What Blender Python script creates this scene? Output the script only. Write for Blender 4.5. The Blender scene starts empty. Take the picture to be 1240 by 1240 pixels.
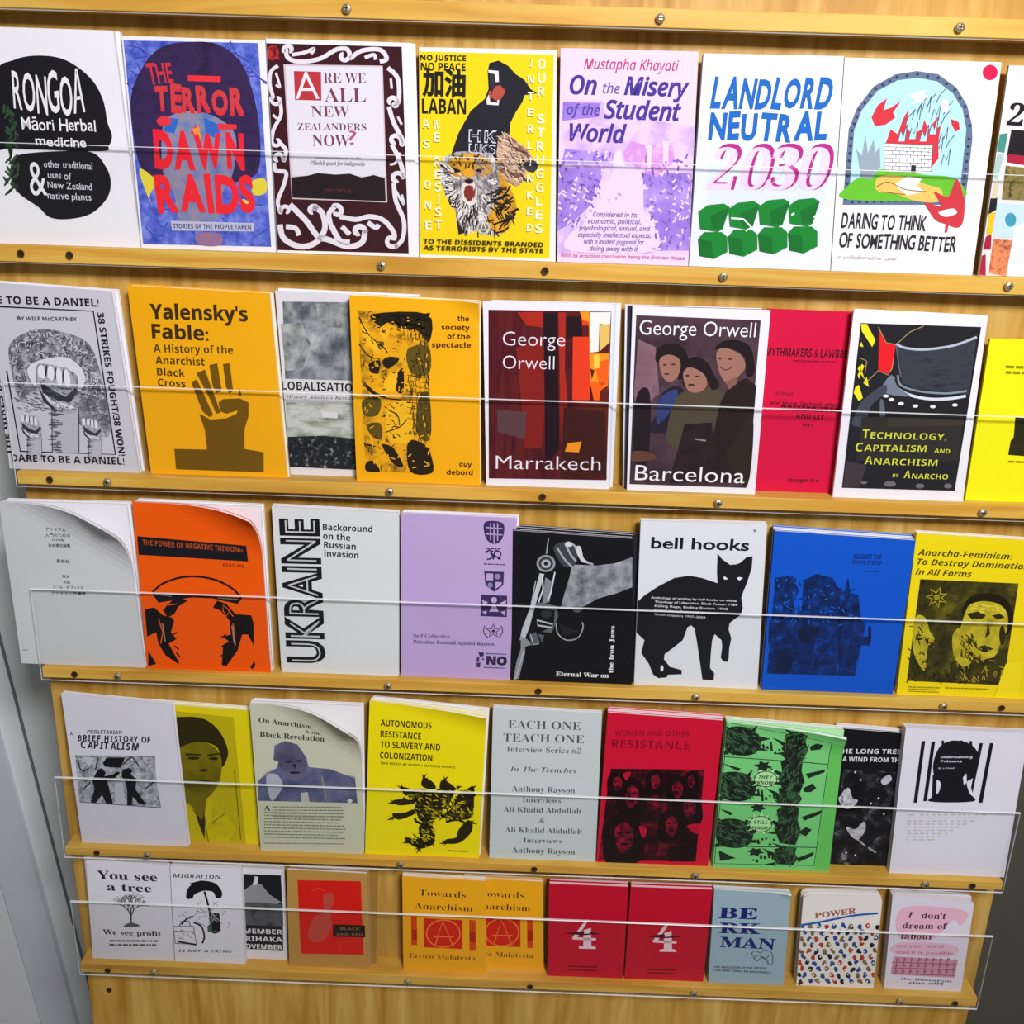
import bpy, bmesh, math, random
from mathutils import Vector, Matrix
from mathutils.geometry import tessellate_polygon

# ---------------------------------------------------------------- camera, world, lights, exposure
SC = bpy.context.scene
COL = SC.collection
F, CX = 1225.0, 620.0                      # focal length and centre for a 1240 px frame
PITCH, YAW, ROLL = [math.radians(a) for a in (18.4034, 0.48690, -1.84978)]
LEANA = math.radians(9.7)                  # the rack leans back against the wall
EYE = 1.65
def rmat(axis, a): return Matrix.Rotation(a, 3, axis)
RR = rmat('Z', YAW) @ rmat('X', -PITCH) @ rmat('Y', ROLL)
RIGHT, DOWN, FWD = RR @ Vector((1,0,0)), RR @ Vector((0,0,-1)), RR @ Vector((0,1,0))
LEAN = Matrix.Translation((0,0,EYE)) @ Matrix.Rotation(-LEANA, 4, 'X')   # rack space -> world
cam = bpy.data.cameras.new('camera'); cam.sensor_width = 36; cam.lens = 36*F/1240
cam.clip_start = .02
co = bpy.data.objects.new('camera', cam); COL.objects.link(co); SC.camera = co
M = Matrix((RIGHT, -DOWN, -FWD)).transposed().to_4x4()
co.matrix_world = LEAN @ M
SC.view_settings.view_transform = 'Standard'; SC.view_settings.look = 'None'
SC.view_settings.gamma = 1; SC.view_settings.use_curve_mapping = False
SC.view_settings.exposure = 0.0
W = bpy.data.worlds.new('room_light'); SC.world = W; W.use_nodes = True
W.node_tree.nodes['Background'].inputs[0].default_value = (.92,.96,1,1)
W.node_tree.nodes['Background'].inputs[1].default_value = 0.125
def area(name, loc, target, sx, sy, power, col=(1,1,1)):
    l = bpy.data.lights.new(name, 'AREA'); l.shape = 'RECTANGLE'; l.size = sx; l.size_y = sy
    l.energy = power; l.color = col
    o = bpy.data.objects.new(name, l); COL.objects.link(o); o.location = loc
    o.rotation_euler = (Vector(target)-Vector(loc)).to_track_quat('-Z','Y').to_euler(); return o
area('ceiling_light', (.45,-.42,2.42), (-.05,1.0,1.1), .42, .22, 40.5, (1,.965,1))

# ---------------------------------------------------------------- helpers
def px2r(x, y, yy):                        # photo pixel -> rack-space point on the plane y = yy
    d = RIGHT*((x-CX)/F) + DOWN*((y-CX)/F) + FWD
    return d*(yy/d.y)
def lin(h):
    h = h.lstrip('#'); r = []
    for i in (0,2,4):
        c = int(h[i:i+2],16)/255
        r.append(c/12.92 if c <= .04045 else ((c+.055)/1.055)**2.4)
    return r
GAIN = 1.12
MATS = {}
def albedo(h): return [min(.88, c*GAIN) for c in lin(h)] + [1]
def mat(h, rough=.65, spec=.15):
    k = (h, rough)
    if k in MATS: return MATS[k]
    m = bpy.data.materials.new('print_'+h.lstrip('#')); m.use_nodes = True
    b = m.node_tree.nodes['Principled BSDF']
    b.inputs['Base Color'].default_value = albedo(h); b.inputs['Roughness'].default_value = rough
    b.inputs['Specular IOR Level'].default_value = spec
    MATS[k] = m; return m
def photo(cols, scale=60, stops=None, stretch=(1,1,1), detail=6, rough=.7, dist=0):
    """printed halftone picture: blotchy tones between the given colours"""
    k = ('ph', tuple(cols), scale, tuple(stops or ()), stretch, detail)
    if k in MATS: return MATS[k]
    m = bpy.data.materials.new('printed_picture'); m.use_nodes = True; nt = m.node_tree
    b = nt.nodes['Principled BSDF']; b.inputs['Roughness'].default_value = rough
    b.inputs['Specular IOR Level'].default_value = .15
    tc = nt.nodes.new('ShaderNodeTexCoord'); mp = nt.nodes.new('ShaderNodeMapping'); mp.inputs['Scale'].default_value = stretch
    n = nt.nodes.new('ShaderNodeTexNoise'); n.inputs['Scale'].default_value = scale; n.inputs['Detail'].default_value = detail
    n.inputs['Roughness'].default_value = .62; n.inputs['Distortion'].default_value = dist
    r = nt.nodes.new('ShaderNodeValToRGB'); e = r.color_ramp.elements
    if not stops: stops = [.32+.36*i/(len(cols)-1) for i in range(len(cols))]
    while len(e) < len(cols): e.new(.5)
    for i, c in enumerate(cols): e[i].position = stops[i]; e[i].color = albedo(c)
    L = nt.links.new
    L(tc.outputs['Object'], mp.inputs[0]); L(mp.outputs[0], n.inputs['Vector']); L(n.outputs[0], r.inputs[0]); L(r.outputs[0], b.inputs['Base Color'])
    MATS[k] = m; return m
def wood(name, a, b_, c, seed):
    m = bpy.data.materials.new(name); m.use_nodes = True; nt = m.node_tree; L = nt.links.new
    b = nt.nodes['Principled BSDF']; b.inputs['Roughness'].default_value = .5; b.inputs['Specular IOR Level'].default_value = .3
    tc = nt.nodes.new('ShaderNodeTexCoord'); mp = nt.nodes.new('ShaderNodeMapping')
    mp.inputs['Scale'].default_value = (1.3,9,16) if seed != 1 else (16,9,1.3); mp.inputs['Location'].default_value = (seed*3.7, seed, seed*1.3)
    n = nt.nodes.new('ShaderNodeTexNoise'); n.inputs['Scale'].default_value = 2.6; n.inputs['Detail'].default_value = 7; n.inputs['Distortion'].default_value = 1.2
    r = nt.nodes.new('ShaderNodeValToRGB'); e = r.color_ramp.elements; e.new(.5)
    for i, (p, cc) in enumerate(((.3,a),(.5,b_),(.72,c))): e[i].position = p; e[i].color = albedo(cc)
    n2 = nt.nodes.new('ShaderNodeTexNoise'); n2.inputs['Scale'].default_value = 3.1
    mx = nt.nodes.new('ShaderNodeMixRGB'); mx.blend_type = 'MULTIPLY'; mx.inputs[0].default_value = .35
    bp = nt.nodes.new('ShaderNodeBump'); bp.inputs['Strength'].default_value = .08; bp.inputs['Distance'].default_value = .002
    L(tc.outputs['Object'], mp.inputs[0]); L(mp.outputs[0], n.inputs['Vector']); L(n.outputs[0], r.inputs[0])
    L(tc.outputs['Object'], n2.inputs['Vector']); L(r.outputs[0], mx.inputs[1]); L(n2.outputs[0], mx.inputs[2])
    L(mx.outputs[0], b.inputs['Base Color']); L(n.outputs[0], bp.inputs['Height']); L(bp.outputs[0], b.inputs['Normal'])
    return m
def link(name, me, parent=None, mw=None):
    o = bpy.data.objects.new(name, me); COL.objects.link(o)
    if parent: o.parent = parent
    elif mw is not None: o.matrix_world = mw
    return o
def bm_obj(name, bm, mats, parent=None, mw=None):
    bmesh.ops.recalc_face_normals(bm, faces=bm.faces)
    me = bpy.data.meshes.new(name); bm.to_mesh(me); bm.free()
    for m in (mats if isinstance(mats, (list,tuple)) else [mats]): me.materials.append(m)
    return link(name, me, parent, mw)
def box(bm, x0,x1,y0,y1,z0,z1, bev=0, mi=0):
    vs = [bm.verts.new((x,y,z)) for x in (x0,x1) for y in (y0,y1) for z in (z0,z1)]
    fs = [bm.faces.new([vs[i] for i in f]) for f in ((0,1,3,2),(4,6,7,5),(0,4,5,1),(2,3,7,6),(0,2,6,4),(1,5,7,3))]
    for f in fs: f.material_index = mi
    if bev:
        es = list({e for f in fs for e in f.edges})
        bmesh.ops.bevel(bm, geom=es, offset=bev, segments=2, affect='EDGES', profile=.5)
    return bm
def tag(o, label=None, cat=None, group=None, kind=None):
    if label: o['label'] = label
    if cat: o['category'] = cat
    if group: o['group'] = group
    if kind: o['kind'] = kind
    return o

# ---------------------------------------------------------------- lettering (built-in font turned into meshes)
FC = bpy.data.curves.new('lettering', 'FONT'); FC.resolution_u = 3
FO = bpy.data.objects.new('lettering', FC)
ALPH = {'B':(0x1D5D4,0x1D5EE,0x1D7EC), 'I':(0x1D608,0x1D622,None), 'BI':(0x1D63C,0x1D656,None),
        'S':(0x1D400,0x1D41A,0x1D7CE), 'SI':(0x1D468,0x1D482,None), 'C':(0x1D4D0,0x1D4EA,None), 'M':(0x1D670,0x1D68A,0x1D7F6)}
def styled(s, st):
    if st not in ALPH: return s
    U, l, d = ALPH[st]; o = ''
    for ch in s:
        if 'A' <= ch <= 'Z': o += chr(U+ord(ch)-65)
        elif 'a' <= ch <= 'z': o += chr(l+ord(ch)-97)
        elif ch.isdigit() and d: o += chr(d+ord(ch)-48)
        else: o += ch
    return o
TC = {}
def textmesh(s, st, wt=0):
    k = (s, st, wt)
    if k in TC: return TC[k]
    FC.body = styled(s, st); FC.offset = wt
    me = bpy.data.meshes.new_from_object(FO)
    V = [(v.co.x, v.co.y) for v in me.vertices]; Fs = [list(p.vertices) for p in me.polygons]
    bpy.data.meshes.remove(me); TC[k] = (V, Fs); return TC[k]

def smooth(pts, closed=True, n=5):
    out = []; N = len(pts)
    rng = range(N) if closed else range(N-1)
    for i in rng:
        p = [pts[(i+j-1) % N] if closed else pts[min(max(i+j-1,0),N-1)] for j in range(4)]
        for k in range(n):
            t = k/n; t2, t3 = t*t, t*t*t
            out.append(tuple(.5*((2*p[1][c]) + (-p[0][c]+p[2][c])*t + (2*p[0][c]-5*p[1][c]+4*p[2][c]-p[3][c])*t2 + (-p[0][c]+3*p[1][c]-3*p[2][c]+p[3][c])*t3) for c in (0,1)))
    if not closed: out.append(pts[-1])
    return out
def ell(cx, cy, rx, ry, n=28, rot=0):
    if n < 4: rot, n = n, 28
    c, s = math.cos(rot), math.sin(rot)
    return [(cx+rx*math.cos(a)*c-ry*math.sin(a)*s, cy+rx*math.cos(a)*s+ry*math.sin(a)*c) for a in [2*math.pi*i/n for i in range(n)]]

# ---------------------------------------------------------------- the zines
ZL = [-.09567, -.32426, -.54966, -.78500, -.95821]      # lower edge of each clear guard (rack z)
TOPS = [.0170, .0160, .0150, .0135, .0160]              # ledge top above that edge
SHELF = ['the top shelf', 'the second shelf', 'the third shelf', 'the fourth shelf', 'the bottom shelf']
CNT = {}
class Zine:
    """one booklet: a printed cover and a block of pages, standing on its ledge"""
    def __init__(s, row, quad, paper, label, y=1.012, t=.004, view=(0,0,1), curl=None, name='zine', cat='zine', edge='#d9d9dd', rnd=0):
        s.row, s.y, s.t, s.view, s.curl, s.edge = row, y, t, view, curl, edge
        zt = ZL[row-1]+TOPS[row-1]
        q = [px2r(px, py, y) for px, py in quad]          # TL TR BR BL
        for i in (2,3): q[i].z = zt+.0002
        s.o = Vector(((q[2].x+q[3].x)/2, y, zt))
        s.q = [(p.x-s.o.x, p.z-s.o.z) for p in q]
        s.mats, s.bm, s.layer = [], bmesh.new(), 0
        s.root = bpy.data.objects.new(name, None); COL.objects.link(s.root); s.root.empty_display_size = .03
        s.root.matrix_world = LEAN @ Matrix.Translation(s.o)
        tag(s.root, label, cat, 'zines on '+SHELF[row-1])
        s.paper = paper; s.rnd = rnd
        s.prism(s.bm, s.outline(s.q), 0, .0005, s.mi(paper))
        # spine strip
        a, b = s.q[3], s.q[0]
        s.prism(s.bm, [a, b, (b[0]+.0006,b[1]), (a[0]+.0006,a[1])], .0005, t-.0005, s.mi(paper))
        s.prism(s.bm, s.outline(s.q), t-.0005, t, s.mi(paper))
        s.cut_rect = None
    def outline(s, q):
        if not s.rnd: return q
        out = []
        for i, p in enumerate(q):
            a, b = Vector(q[i-1]), Vector(q[(i+1) % 4]); p = Vector(p)
            if i > 1: out.append(tuple(p)); continue
            u, v = (a-p).normalized()*s.rnd, (b-p).normalized()*s.rnd
            for k in range(6):
                t = k/5; w = (1-t)**2*u + t*t*v; out.append(tuple(p+w))
        return out
    def mi(s, m):
        if isinstance(m, str): m = mat(m)
        if m not in s.mats: s.mats.append(m)
        return s.mats.index(m)
    def prism(s, bm, pts, y0, y1, mi):
        a = [bm.verts.new((x,y0,z)) for x,z in pts]; b = [bm.verts.new((x,y1,z)) for x,z in pts]; n = len(pts)
        fs = [bm.faces.new(a), bm.faces.new(b[::-1])] + [bm.faces.new((a[i],b[i],b[(i+1)%n],a[(i+1)%n])) for i in range(n)]
        for f in fs: f.material_index = mi
    def uv(s, x, y):
        ox, oy, f = s.view; p = px2r(ox+x/f, oy+y/f, s.y); return (p.x-s.o.x, p.z-s.o.z)
    def fr(s, u, v):                                       # fraction of the cover, v from the top
        (tl, tr, br, bl) = s.q
        return tuple((tl[i]*(1-u)+tr[i]*u)*(1-v)+(bl[i]*(1-u)+br[i]*u)*v for i in (0,1))
    def tris(s, P, T, m):
        y = -.00012-.00003*s.layer; s.layer += 1; mi = s.mi(m)
        C = [s.q[3], s.q[2], s.q[1], s.q[0]]; E = []
        for i in range(4):
            a, b = Vector(C[i]), Vector(C[(i+1) % 4]); n = Vector((-(b-a).y, (b-a).x)).normalized(); E.append((a+n*.0002, n))
        D = [[(Vector(p)-a).dot(n) for a, n in E] for p in P]
        if min((min(d) for d in D), default=1) < 0:           # print stops at the edge of the paper
            P2, T2 = [], []
            for t in T:
                pts = [Vector(P[i]) for i in t]
                if min(min(D[i]) for i in t) < 0:
                    for a, n in E:
                        o = []
                        for i, p in enumerate(pts):
                            q = pts[i-1]; dp, dq = (p-a).dot(n), (q-a).dot(n)
                            if (dp < 0) != (dq < 0): o.append(q+(p-q)*(dq/(dq-dp)))
                            if dp >= 0: o.append(p)
                        pts = o
                        if len(pts) < 3: break
                if len(pts) > 2: T2.append(list(range(len(P2), len(P2)+len(pts)))); P2 += [tuple(p) for p in pts]
            P, T = P2, T2
        vs = [s.bm.verts.new((x,y,z)) for x,z in P]
        for t in T:
            try: s.bm.faces.new([vs[i] for i in t]).material_index = mi
            except ValueError: pass
    def fill(s, P, m):
        T = tessellate_polygon([[Vector((x,z,0)) for x,z in P]]); s.tris(P, T, m); return s
    def poly(s, m, pts, sm=0): return s.fill([s.uv(*p) for p in (smooth(pts, True) if sm else pts)], m)
    def many(s, m, polys, sm=0):
        P, T = [], []
        for pts in polys:
            pts = [s.uv(*p) for p in (smooth(pts, True, 4) if sm else pts)]
            k = len(P); T += [[i+k for i in t] for t in tessellate_polygon([[Vector((x,z,0)) for x,z in pts]])]; P += pts
        s.tris(P, T, m); return s
    def rect(s, m, u0, v0, u1, v1): return s.fill([s.fr(u0,v0), s.fr(u1,v0), s.fr(u1,v1), s.fr(u0,v1)], m)
    def ell(s, m, cx, cy, rx, ry, rot=0): return s.poly(m, ell(cx,cy,rx,ry,28,rot))
    def line(s, m, w, *lines, sm=0):
        P, T = [], []
        for pts in lines:
            closed = pts[0] == pts[-1] and len(pts) > 2
            if sm: pts = smooth(pts, False, 6)
            n = len(pts); k = len(P)
            for i in range(n):
                a = pts[i-1] if i else (pts[-2] if closed else pts[0]); b = pts[i+1] if i < n-1 else (pts[1] if closed else pts[-1])
                dx, dy = b[0]-a[0], b[1]-a[1]; l = math.hypot(dx,dy) or 1; nx, ny = -dy/l*w/2, dx/l*w/2
                P += [s.uv(pts[i][0]+nx, pts[i][1]+ny), s.uv(pts[i][0]-nx, pts[i][1]-ny)]
            T += [[k+2*i, k+2*i+1, k+2*i+3, k+2*i+2] for i in range(n-1)]
        s.tris(P, T, m); return s
    def text(s, m, st, txt, x0, y0, x1, y1, h, wt=0, hand=0, slant=0, cap=.69):
        A, B = Vector(s.uv(x0,y0)), Vector(s.uv(x1,y1)); X = B-A; Ln = X.length; X.normalize(); Y = Vector((-X.y, X.x))
        H = h/s.view[2]*(s.uv(1,0)[0]-s.uv(0,0)[0])*s.view[2]
        rnd = random.Random(txt)
        if hand:
            chars, pen = [], 0
            for ch in txt:
                if ch == ' ': pen += .3; continue
                V, Fs = textmesh(ch, st, wt)
                if not V: continue
                mn = min(v[0] for v in V); mxx = max(v[0] for v in V)
                ang = rnd.uniform(-.12,.12)*hand; sc = 1+rnd.uniform(-.1,.12)*hand; dy = rnd.uniform(-.05,.05)*hand
                ca, sa = math.cos(ang)*sc, math.sin(ang)*sc
                chars.append(([(pen+(x-mn)*ca-y*sa, dy+(x-mn)*sa+y*ca) for x,y in V], Fs)); pen += (mxx-mn)+.07
            V, Fs = [], []
            for v, f in chars: k = len(V); V += v; Fs += [[i+k for i in t] for t in f]
        else: V, Fs = textmesh(txt, st, wt)
        if not V: return s
        mn = min(v[0] for v in V); wd = max(v[0] for v in V)-mn
        sx, sy = Ln/wd, H/cap
        P = [tuple(A + X*((x-mn)*sx + y*sy*slant) + Y*(y*sy)) for x,y in V]
        s.tris(P, Fs, m); return s
    def lines(s, m, x0, y0, x1, dy, n, gap, h, slope=.04, ragged=.15, seed=1):   # rows of small illegible print
        r = random.Random(seed); P = []
        for i in range(n):
            y = y0+gap*i; x = x0; xe = x1-(x1-x0)*ragged*r.random()
            while x < xe:
                w = min(r.uniform(.9,3.4)*h, xe-x); P.append([(x,y+slope*(x-x0)),(x+w,y+slope*(x+w-x0)),(x+w,y+h+slope*(x+w-x0)),(x,y+h+slope*(x-x0))]); x += w+h*.6
            x0 += dy
            x1 += dy
        return s.many(m, P)
    def strokes(s, m, w, n, region, ang, ln, seed=1, spread=.4, curve=0):      # pen or fur strokes scattered inside a region
        r = random.Random(seed); xs = [p[0] for p in region]; ys = [p[1] for p in region]; L = []
        def inside(x, y):
            c = False
            for (ax,ay),(bx,by) in zip(region, region[1:]+region[:1]):
                if (ay > y) != (by > y) and x < (bx-ax)*(y-ay)/(by-ay)+ax: c = not c
            return c
        for _ in range(n*8):
            x, y = r.uniform(min(xs),max(xs)), r.uniform(min(ys),max(ys))
            if not inside(x, y): continue
            a = (ang(x,y) if callable(ang) else ang)+r.uniform(-spread,spread); l = ln*r.uniform(.5,1.2)
            dx, dy = l*math.cos(a)/2, l*math.sin(a)/2; b = l*r.uniform(-.25,.25)*curve
            L.append([(x-dx,y-dy),(x-dy/l*b,y+dx/l*b),(x+dx,y+dy)])
            if len(L) >= n: break
        return s.line(m, w, *L)
    def bend(s, bm):
        if not s.curl: return
        (cx, cz), n, L, r = s.q[1], Vector(s.curl[0]).normalized(), s.curl[1], s.curl[2]
        c = Vector((cx, cz)) - n*L
        for i in range(0, 14):
            d = c + n*(L*1.3*i/13)
            bmesh.ops.bisect_plane(bm, geom=bm.verts[:]+bm.edges[:]+bm.faces[:], plane_co=(d.x,0,d.y), plane_no=(n.x,0,n.y))
        for v in bm.verts:
            k = (Vector((v.co.x, v.co.z))-c).dot(n)
            if k > 0:
                am = math.radians(s.curl[3] if len(s.curl) > 3 else 55); a = min(k/r, am); w = v.co.y; ex = max(0, k-am*r)
                along, out = r*math.sin(a)+ex*math.cos(a), r*(1-math.cos(a))+ex*math.sin(a)
                along += w*math.sin(a); out -= w*math.cos(a)          # thickness follows the bend
                v.co.x += n.x*(along-k); v.co.z += n.y*(along-k); v.co.y = -out
    def done(s, copies=(), wname='another copy'):
        b2 = bmesh.new()
        a = .0008
        q = s.q; ins = [(q[0][0]+.0007,q[0][1]-.0004),(q[1][0]-.0003,q[1][1]-.0004),(q[2][0]-.0003,q[2][1]),(q[3][0]+.0007,q[3][1])]
        s.prism(b2, s.outline(ins), .0006, s.t-.0006, 0)
        s.bend(s.bm); s.bend(b2)
        me = bpy.data.meshes.new('cover'); s.bm.to_mesh(me); s.bm.free()
        for m in s.mats: me.materials.append(m)
        link('cover', me, s.root)
        bm_obj('pages', b2, mat(s.edge), s.root)
        y = s.t+.0006
        for (dx, dz, t, col, lab) in copies:               # further copies standing behind the front one
            bm = bmesh.new(); w = dz if isinstance(dz, tuple) else (dz, dz)
            qq = [(q[0][0]+dx, q[0][1]+w[0]), (q[1][0]+dx, q[1][1]+w[1]), (q[2][0]+dx*.55, q[2][1]), (q[3][0]+dx*.55, q[3][1])]
            s.prism(bm, s.outline(qq), 0, .0005, 0); s.prism(bm, s.outline([(qq[0][0]+.0006,qq[0][1]-.0004),(qq[1][0]-.0004,qq[1][1]-.0004),qq[2],(qq[3][0]+.0006,qq[3][1])]), .0006, t-.0006, 1)
            s.prism(bm, s.outline(qq), t-.0005, t, 0)
            c = bm_obj(s.root.name.split('.')[0], bm, [mat(col), mat(s.edge)], None, LEAN @ Matrix.Translation(s.o+Vector((0,y,0))))
            tag(c, lab, 'zine', 'zines on '+SHELF[s.row-1]); y += t+.0004
        return s
Z1a=(0,0,3.647); Z1b=(310,30,4.135); Z1c=(490,40,4.135); Z1d=(660,40,4.135); Z1e=(830,50,4.135); Z1f=(1000,0,3.4458); Z1g=(1140,20,3.543)
Z2a=(0,320,3.647); Z2b=(320,330,4.276); Z2c=(570,340,4.43); Z2d=(740,350,4.276); Z2e=(1000,350,4.133)
Z3a=(0,590,3.647); Z3b=(320,600,3.875); Z3c=(610,610,3.875); Z3d=(910,620,3.757)
Z4a=(40,820,4.4286); Z4b=(290,820,4.0); Z4c=(580,840,4.133); Z4d=(850,850,3.1795)
Z5a=(60,1020,4.133); Z5b=(330,1030,3.647); Z5c=(650,1040,4.133); Z5d=(900,1040,3.647)
K, WH = '#17161c', '#e2e1ee'

# ---------------------------------------------------------------- structure
XL, XR = -.5265, .5845
YP = 1.035                                               # face of the back panel
wall_y = 1.118
def strip(name, x0,x1,y0,y1,z0,z1, m): return tag(bm_obj(name, box(bmesh.new(), x0,x1,y0,y1,z0,z1), m, None, Matrix.Identity(4)), kind='structure')
mwall = mat('#dfe7ea', .8); mtrim = mat('#cfd3de', .5)
strip('wall_back', -2.2, 2.2, wall_y, wall_y+.1, 0, 2.9, mwall)
strip('floor', -2.2, 2.2, -2.2, wall_y+.1, -.08, 0, photo(['#6d675e','#7d776c','#8a8478'], 9))
strip('trim_1', -.795, -.735, wall_y-.012, wall_y, 0, 2.2, mtrim)
strip('door_1', -1.75, -.800, wall_y-.006, wall_y, 0.02, 2.15, mat('#dfe3ea', .5))
strip('dark_gap_panel', .655, 2.2, wall_y-.02, wall_y, 0, 2.9, mat('#5c5a50', .8))  # dark sheet added over the wall, standing in for the shadowy gap beside the rack
strip('trim_2', -.7025, -.6995, wall_y-.003, wall_y, 0, 2.2, mat('#6d747c', .8))

# the rack
rack = bpy.data.objects.new('display_rack', None); COL.objects.link(rack); rack.matrix_world = LEAN @ Matrix.Translation((0, YP, -1.495))
tag(rack, 'yellow pine display rack of ledges with clear guards, leaning against the white wall', 'display rack')
RO = Vector((0, YP, -1.495))
def rbox(name, x0,x1,y0,y1,z0,z1, m, bev=0, parent=rack, label=None):
    o = bm_obj(name, box(bmesh.new(), x0,x1,y0-RO.y,y1-RO.y,z0-RO.z,z1-RO.z, bev), m, parent)
    if label: o['label'] = label
    return o
wp = wood('panel_pine', '#b4842e', '#cc9f48', '#dfba68', 1)
wl = [wood('ledge_pine', '#cc9430', '#dfae48', '#ecc562', 2+i) for i in range(3)]
rbox('back_panel', XL-.0085, XR+.0095, YP, YP+.018, -1.495, .42, wp, .001)
clear = bpy.data.materials.new('clear_acrylic'); clear.use_nodes = True; nt = clear.node_tree; nt.nodes.clear()
o_ = nt.nodes.new('ShaderNodeOutputMaterial'); mx = nt.nodes.new('ShaderNodeMixShader'); tr = nt.nodes.new('ShaderNodeBsdfTransparent'); gl = nt.nodes.new('ShaderNodeBsdfGlossy'); fr = nt.nodes.new('ShaderNodeFresnel')
fr.inputs['IOR'].default_value = 1.25; gl.inputs['Roughness'].default_value = .04; tr.inputs[0].default_value = (.985,.988,.985,1)
nt.links.new(fr.outputs[0], mx.inputs[0]); nt.links.new(tr.outputs[0], mx.inputs[1]); nt.links.new(gl.outputs[0], mx.inputs[2]); nt.links.new(mx.outputs[0], o_.inputs[0])
cedge = bpy.data.materials.new('acrylic_cut_edge'); cedge.use_nodes = True; nt = cedge.node_tree
b = nt.nodes['Principled BSDF']; b.inputs['Base Color'].default_value = (.9,.92,.9,1); b.inputs['Roughness'].default_value = .3; b.inputs['Alpha'].default_value = .7
steel = mat('#8d7a58', .35, .6); hole = mat('#2a1c10', .9)
mh = bpy.data.materials.new('screw_metal'); mh.use_nodes = True; b = mh.node_tree.nodes['Principled BSDF']
b.inputs['Base Color'].default_value = (.55,.45,.28,1); b.inputs['Metallic'].default_value = .8; b.inputs['Roughness'].default_value = .4
def screw(x, z, parent, proud=True, y=1.0):
    """round-headed screw with a cross slot; a flush one is a dark countersunk head"""
    bm = bmesh.new(); n = 14; R = .0042 if proud else .0036
    prof = [(R,0),(R,-.0010),(R*.86,-.0024),(R*.45,-.0032)] if proud else [(R,0),(R,-.0005),(R*.7,-.0003),(R*.4,-.0001)]
    rings = [[bm.verts.new((x+r*math.cos(2*math.pi*i/n), y+d-RO.y, z+r*math.sin(2*math.pi*i/n)-RO.z)) for i in range(n)] for r,d in prof]
    for a, b in zip(rings, rings[1:]):
        for i in range(n): bm.faces.new((a[i],a[(i+1)%n],b[(i+1)%n],b[i]))
    bm.faces.new(rings[-1]); bm.faces.new(rings[0][::-1])
    d = prof[-1][1]
    for w, h in ((R*.55,R*.1),(R*.1,R*.55)): box(bm, x-w,x+w,y+d-.0002-RO.y,y+d-RO.y,z-h-RO.z,z+h-RO.z,0,1)
    bm_obj('screw', bm, [mh if proud else mat('#3a2814',.6), hole], parent)
SCR = [[(25,306,0),(84,308,0),(462,321,1),(660,330,0),(876,336,1),(1222,344,1)],[(60,580,0),(130,580,1),(472,594,1),(657,602,0),(870,606,1),(1190,620,1)],[(90,815,0),(143,817,1),(470,828,1),(652,835,0),(843,843,1),(1142,858,1),(1213,858,0)],[(117,1032,0),(179,1037,1),(485,1047,1),(647,1050,0),(842,1058,1),(1121,1069,1),(1178,1072,0)],[(130,1172,0),(186,1175,1),(494,1188,1),(642,1195,0),(840,1203,1),(1090,1213,1),(1157,1214,0)]]
def guard(z0, i, parent):
    bm = bmesh.new(); box(bm, XL,XR,1.0-RO.y,1.0028-RO.y,z0-RO.z,z0+.1105-RO.z)
    bmesh.ops.bevel(bm, geom=[e for e in bm.edges if all(abs(v.co.y-1.0+RO.y) < 1e-5 for v in e.verts)], offset=.0007, segments=1, affect='EDGES')
    bmesh.ops.recalc_face_normals(bm, faces=bm.faces); bm.normal_update()
    for f in bm.faces: f.material_index = 0 if abs(f.normal.y) > .9 else 1
    return bm_obj('clear_guard', bm, [clear, cedge], parent)
for i, z in enumerate(ZL):
    l = rbox('ledge', XL+.001, XR-.001, 1.003, YP, z+.0025 if i else z+.001, z+TOPS[i], wl[i%3], .0008)
    g = guard(z, i, rack)
    for x, y, pr in SCR[i]:
        p = px2r(x, y, 1.0); screw(p.x, z+.0092, g, pr)
zt = .128
l = rbox('ledge', XL+.001, XR-.001, 1.003, YP, zt+.002, zt+.018, wl[1], .0008)
g = guard(zt, 9, rack)
for x, y, pr in ((1163,29,1),(420,12,1),(800,18,1)): p = px2r(x,y,1.0); screw(p.x, zt+.0092, g, pr)
p = px2r(132,1199,YP); screw(p.x, p.z, rack, False, YP)
# ---------------------------------------------------------------- the top shelf
B = Zine(1, [(-45,31),(137,37),(170,296),(-12,290)], WH, 'white zine with two black blobs lettered Rongoa, leftmost on the top shelf', t=.006, view=Z1a)
B.poly(K, [(-20,330),(60,265),(170,245),(290,265),(400,345),(455,440),(475,540),(495,600),(480,645),(440,668),(60,655),(-20,640)],1)
B.poly(K, [(60,705),(100,680),(250,668),(405,672),(470,740),(490,810),(470,880),(400,945),(300,968),(220,960),(170,915),(80,850),(45,770)],1)
r = random.Random(3)
B.many('#2f4a33', [ell(30+40*(i%5)/5+r.uniform(-22,22), 480+i*9, 6, 22, 8, r.uniform(-.9,.9)) for i in range(42)])
B.text(WH,'r','RONGOĀ',62,482,378,505,160,.012,.7); B.text(WH,'r','Māori Herbal',98,572,425,580,52,.01,.6); B.text(WH,'r','medicine',158,640,382,652,40,.012,.5)
B.text(WH,'r','&',138,862,212,862,150,.0)
for i,(t,a,b) in enumerate((('other traditional',195,410),('uses of',212,315),('New Zealand',212,408),('native plants',212,405))): B.text('#c9c9d2','r',t,a,738+46*i,b,748+46*i,30,.006,.5)
B.done([(.0035,0,.005,WH,'white copies directly behind the Rongoa zine, their right edge showing')])

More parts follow.
